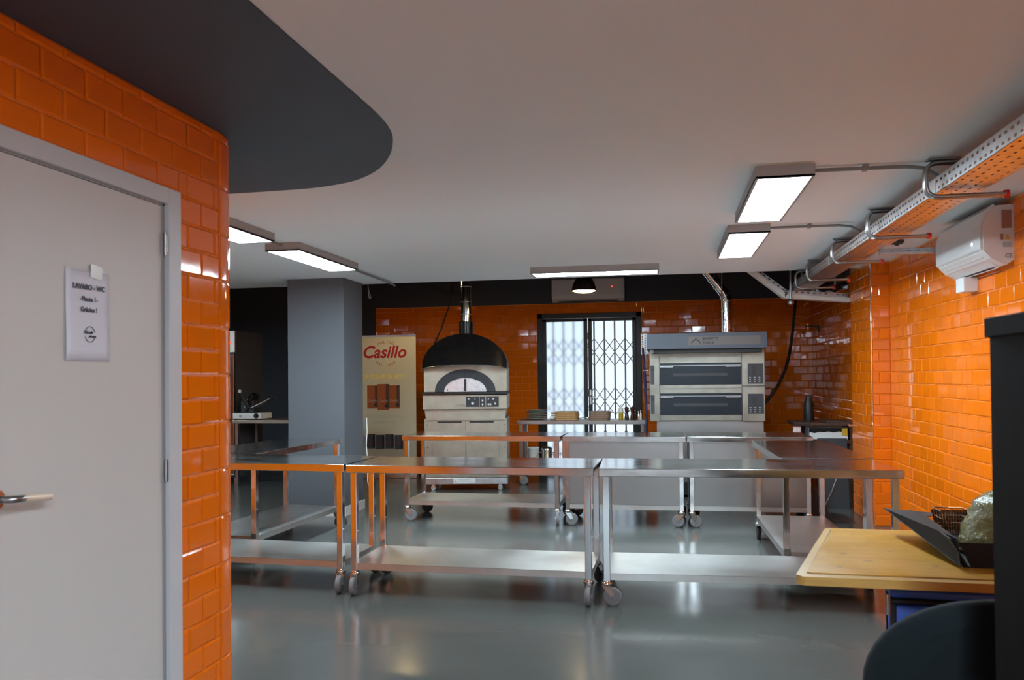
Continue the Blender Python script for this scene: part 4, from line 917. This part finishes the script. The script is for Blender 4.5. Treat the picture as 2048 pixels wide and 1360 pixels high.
# blue bag under the table
bb = thing('blue_bag', 'bright blue nylon bag with black piping under the edge of the pine table', 'bag', (.762, 3.04, 0), math.radians(-4))
MB().box(0, .60, 0, .10, .02, .63).build('bag_body', 'blue', bb, bev=.03, seg=4)
MB().box(-.004, .604, -.004, .104, .655, .685).build('bag_lid', 'blue', bb, bev=.014, seg=3)
MB().tube([(0, -.004, .645), (.10, -.006, .648), (.25, -.006, .640), (.45, -.006, .640), (.60, -.004, .645), (.602, .10, .645), (0, .102, .645), (0, -.004, .645)], .009, 8).build('bag_piping', 'piping', bb)
MB().tube([(.006, .004, .64), (.006, .004, .04)], .011, 8).tube([(.594, .004, .64), (.594, .004, .04)], .011, 8).build('side_piping', 'piping', bb)
box(0.01, .59, .01, .09, 0, .03).build('bag_base', 'piping', bb, bev=.01)
box(.0, .60, .100, .106, .02, .66).build('back_panel', 'piping', bb)  # unseen black backing, added to keep blue out of the table leg reflections
MB().cyl((-.012, -.012, .60), (-.012, -.012, .67), .007, n=8).build('corner_stud', 'chrome', bb)

# ---------------------------------------------------------------- office chair
ch = thing('office_chair', 'dark upholstered office chair with rounded back in the right foreground', 'chair', (.865, 2.33, 0))
def superell(w, h, n=40, p=2.6):
    return [(w * math.copysign(abs(math.cos(a)) ** (2 / p), math.cos(a)), h * math.copysign(abs(math.sin(a)) ** (2 / p), math.sin(a))) for a in [2 * PI * k / n for k in range(n)]]
R = []
for y, s_ in ((-.04, .80), (-.035, .93), (-.015, 1.0), (.015, 1.0), (.035, .94), (.042, .8)):
    R.append([(x * s_, y + .35 * x * x, z * s_ + .585) for x, z in superell(.345, .255, 44, 2.15)])
MB().rings(R, True, True, True).build('backrest', 'fabric', ch)
R = []
for z, s_ in ((.40, .88), (.415, .97), (.45, 1.0), (.475, .96), (.485, .85)):
    R.append([(x * s_, y * s_ + .28, z) for x, y in superell(.25, .23, 36, 3)])
MB().rings(R, True, True, True).build('seat', 'fabric', ch)
MB().tube([(0, -.05, .62), (0, -.075, .50), (0, -.03, .40), (0, .12, .385), (0, .25, .39)], .022, 8).build('back_support', 'black', ch)
MB().cyl((0, .25, .14), (0, .25, .40), .025, n=14).cyl((0, .25, .10), (0, .25, .25), .032, n=14).build('gas_column', 'black', ch)
st = MB()
for k in range(5):
    a = 2 * PI * k / 5 + .3; c_, s_ = math.cos(a), math.sin(a)
    st.tube([(0, .25, .12), (.16 * c_, .25 + .16 * s_, .10), (.29 * c_, .25 + .29 * s_, .075)], [.03, .022, .016], 8)
st.build('star_base', 'black', ch)
for k in range(5):
    a = 2 * PI * k / 5 + .3; x, y = .29 * math.cos(a), .25 + .29 * math.sin(a)
    MB().cyl((x - .02, y, .028), (x + .02, y, .028), .028, n=16).build('caster', 'black', ch)

# ---------------------------------------------------------------- black-brown cabinet at the right edge
cbn = thing('tall_cabinet', 'black brown wooden cabinet cut off at the right edge of the photo', 'cabinet', (.728, .965, 0))
box(.008, .42, 0, 1.09, .05, 1.515).build('cabinet_body', 'blackwood', cbn, bev=.002)
box(0.0, .43, -.01, 1.10, 1.512, 1.557).build('cabinet_top', 'blackwood', cbn, bev=.003)
box(.02, .41, .01, 1.07, 0, .05).build('plinth', 'blackwood', cbn)
for k in range(2):
    d_ = box(.42, .438, .005 + k * .545, .54 + k * .545, .06, 1.505).build('door', 'blackwood', cbn, bev=.002)
    MB().cyl((.438, .50 + k * .09, .8), (.46, .50 + k * .09, .8), .012, n=12).build('knob', 'chrome', d_)
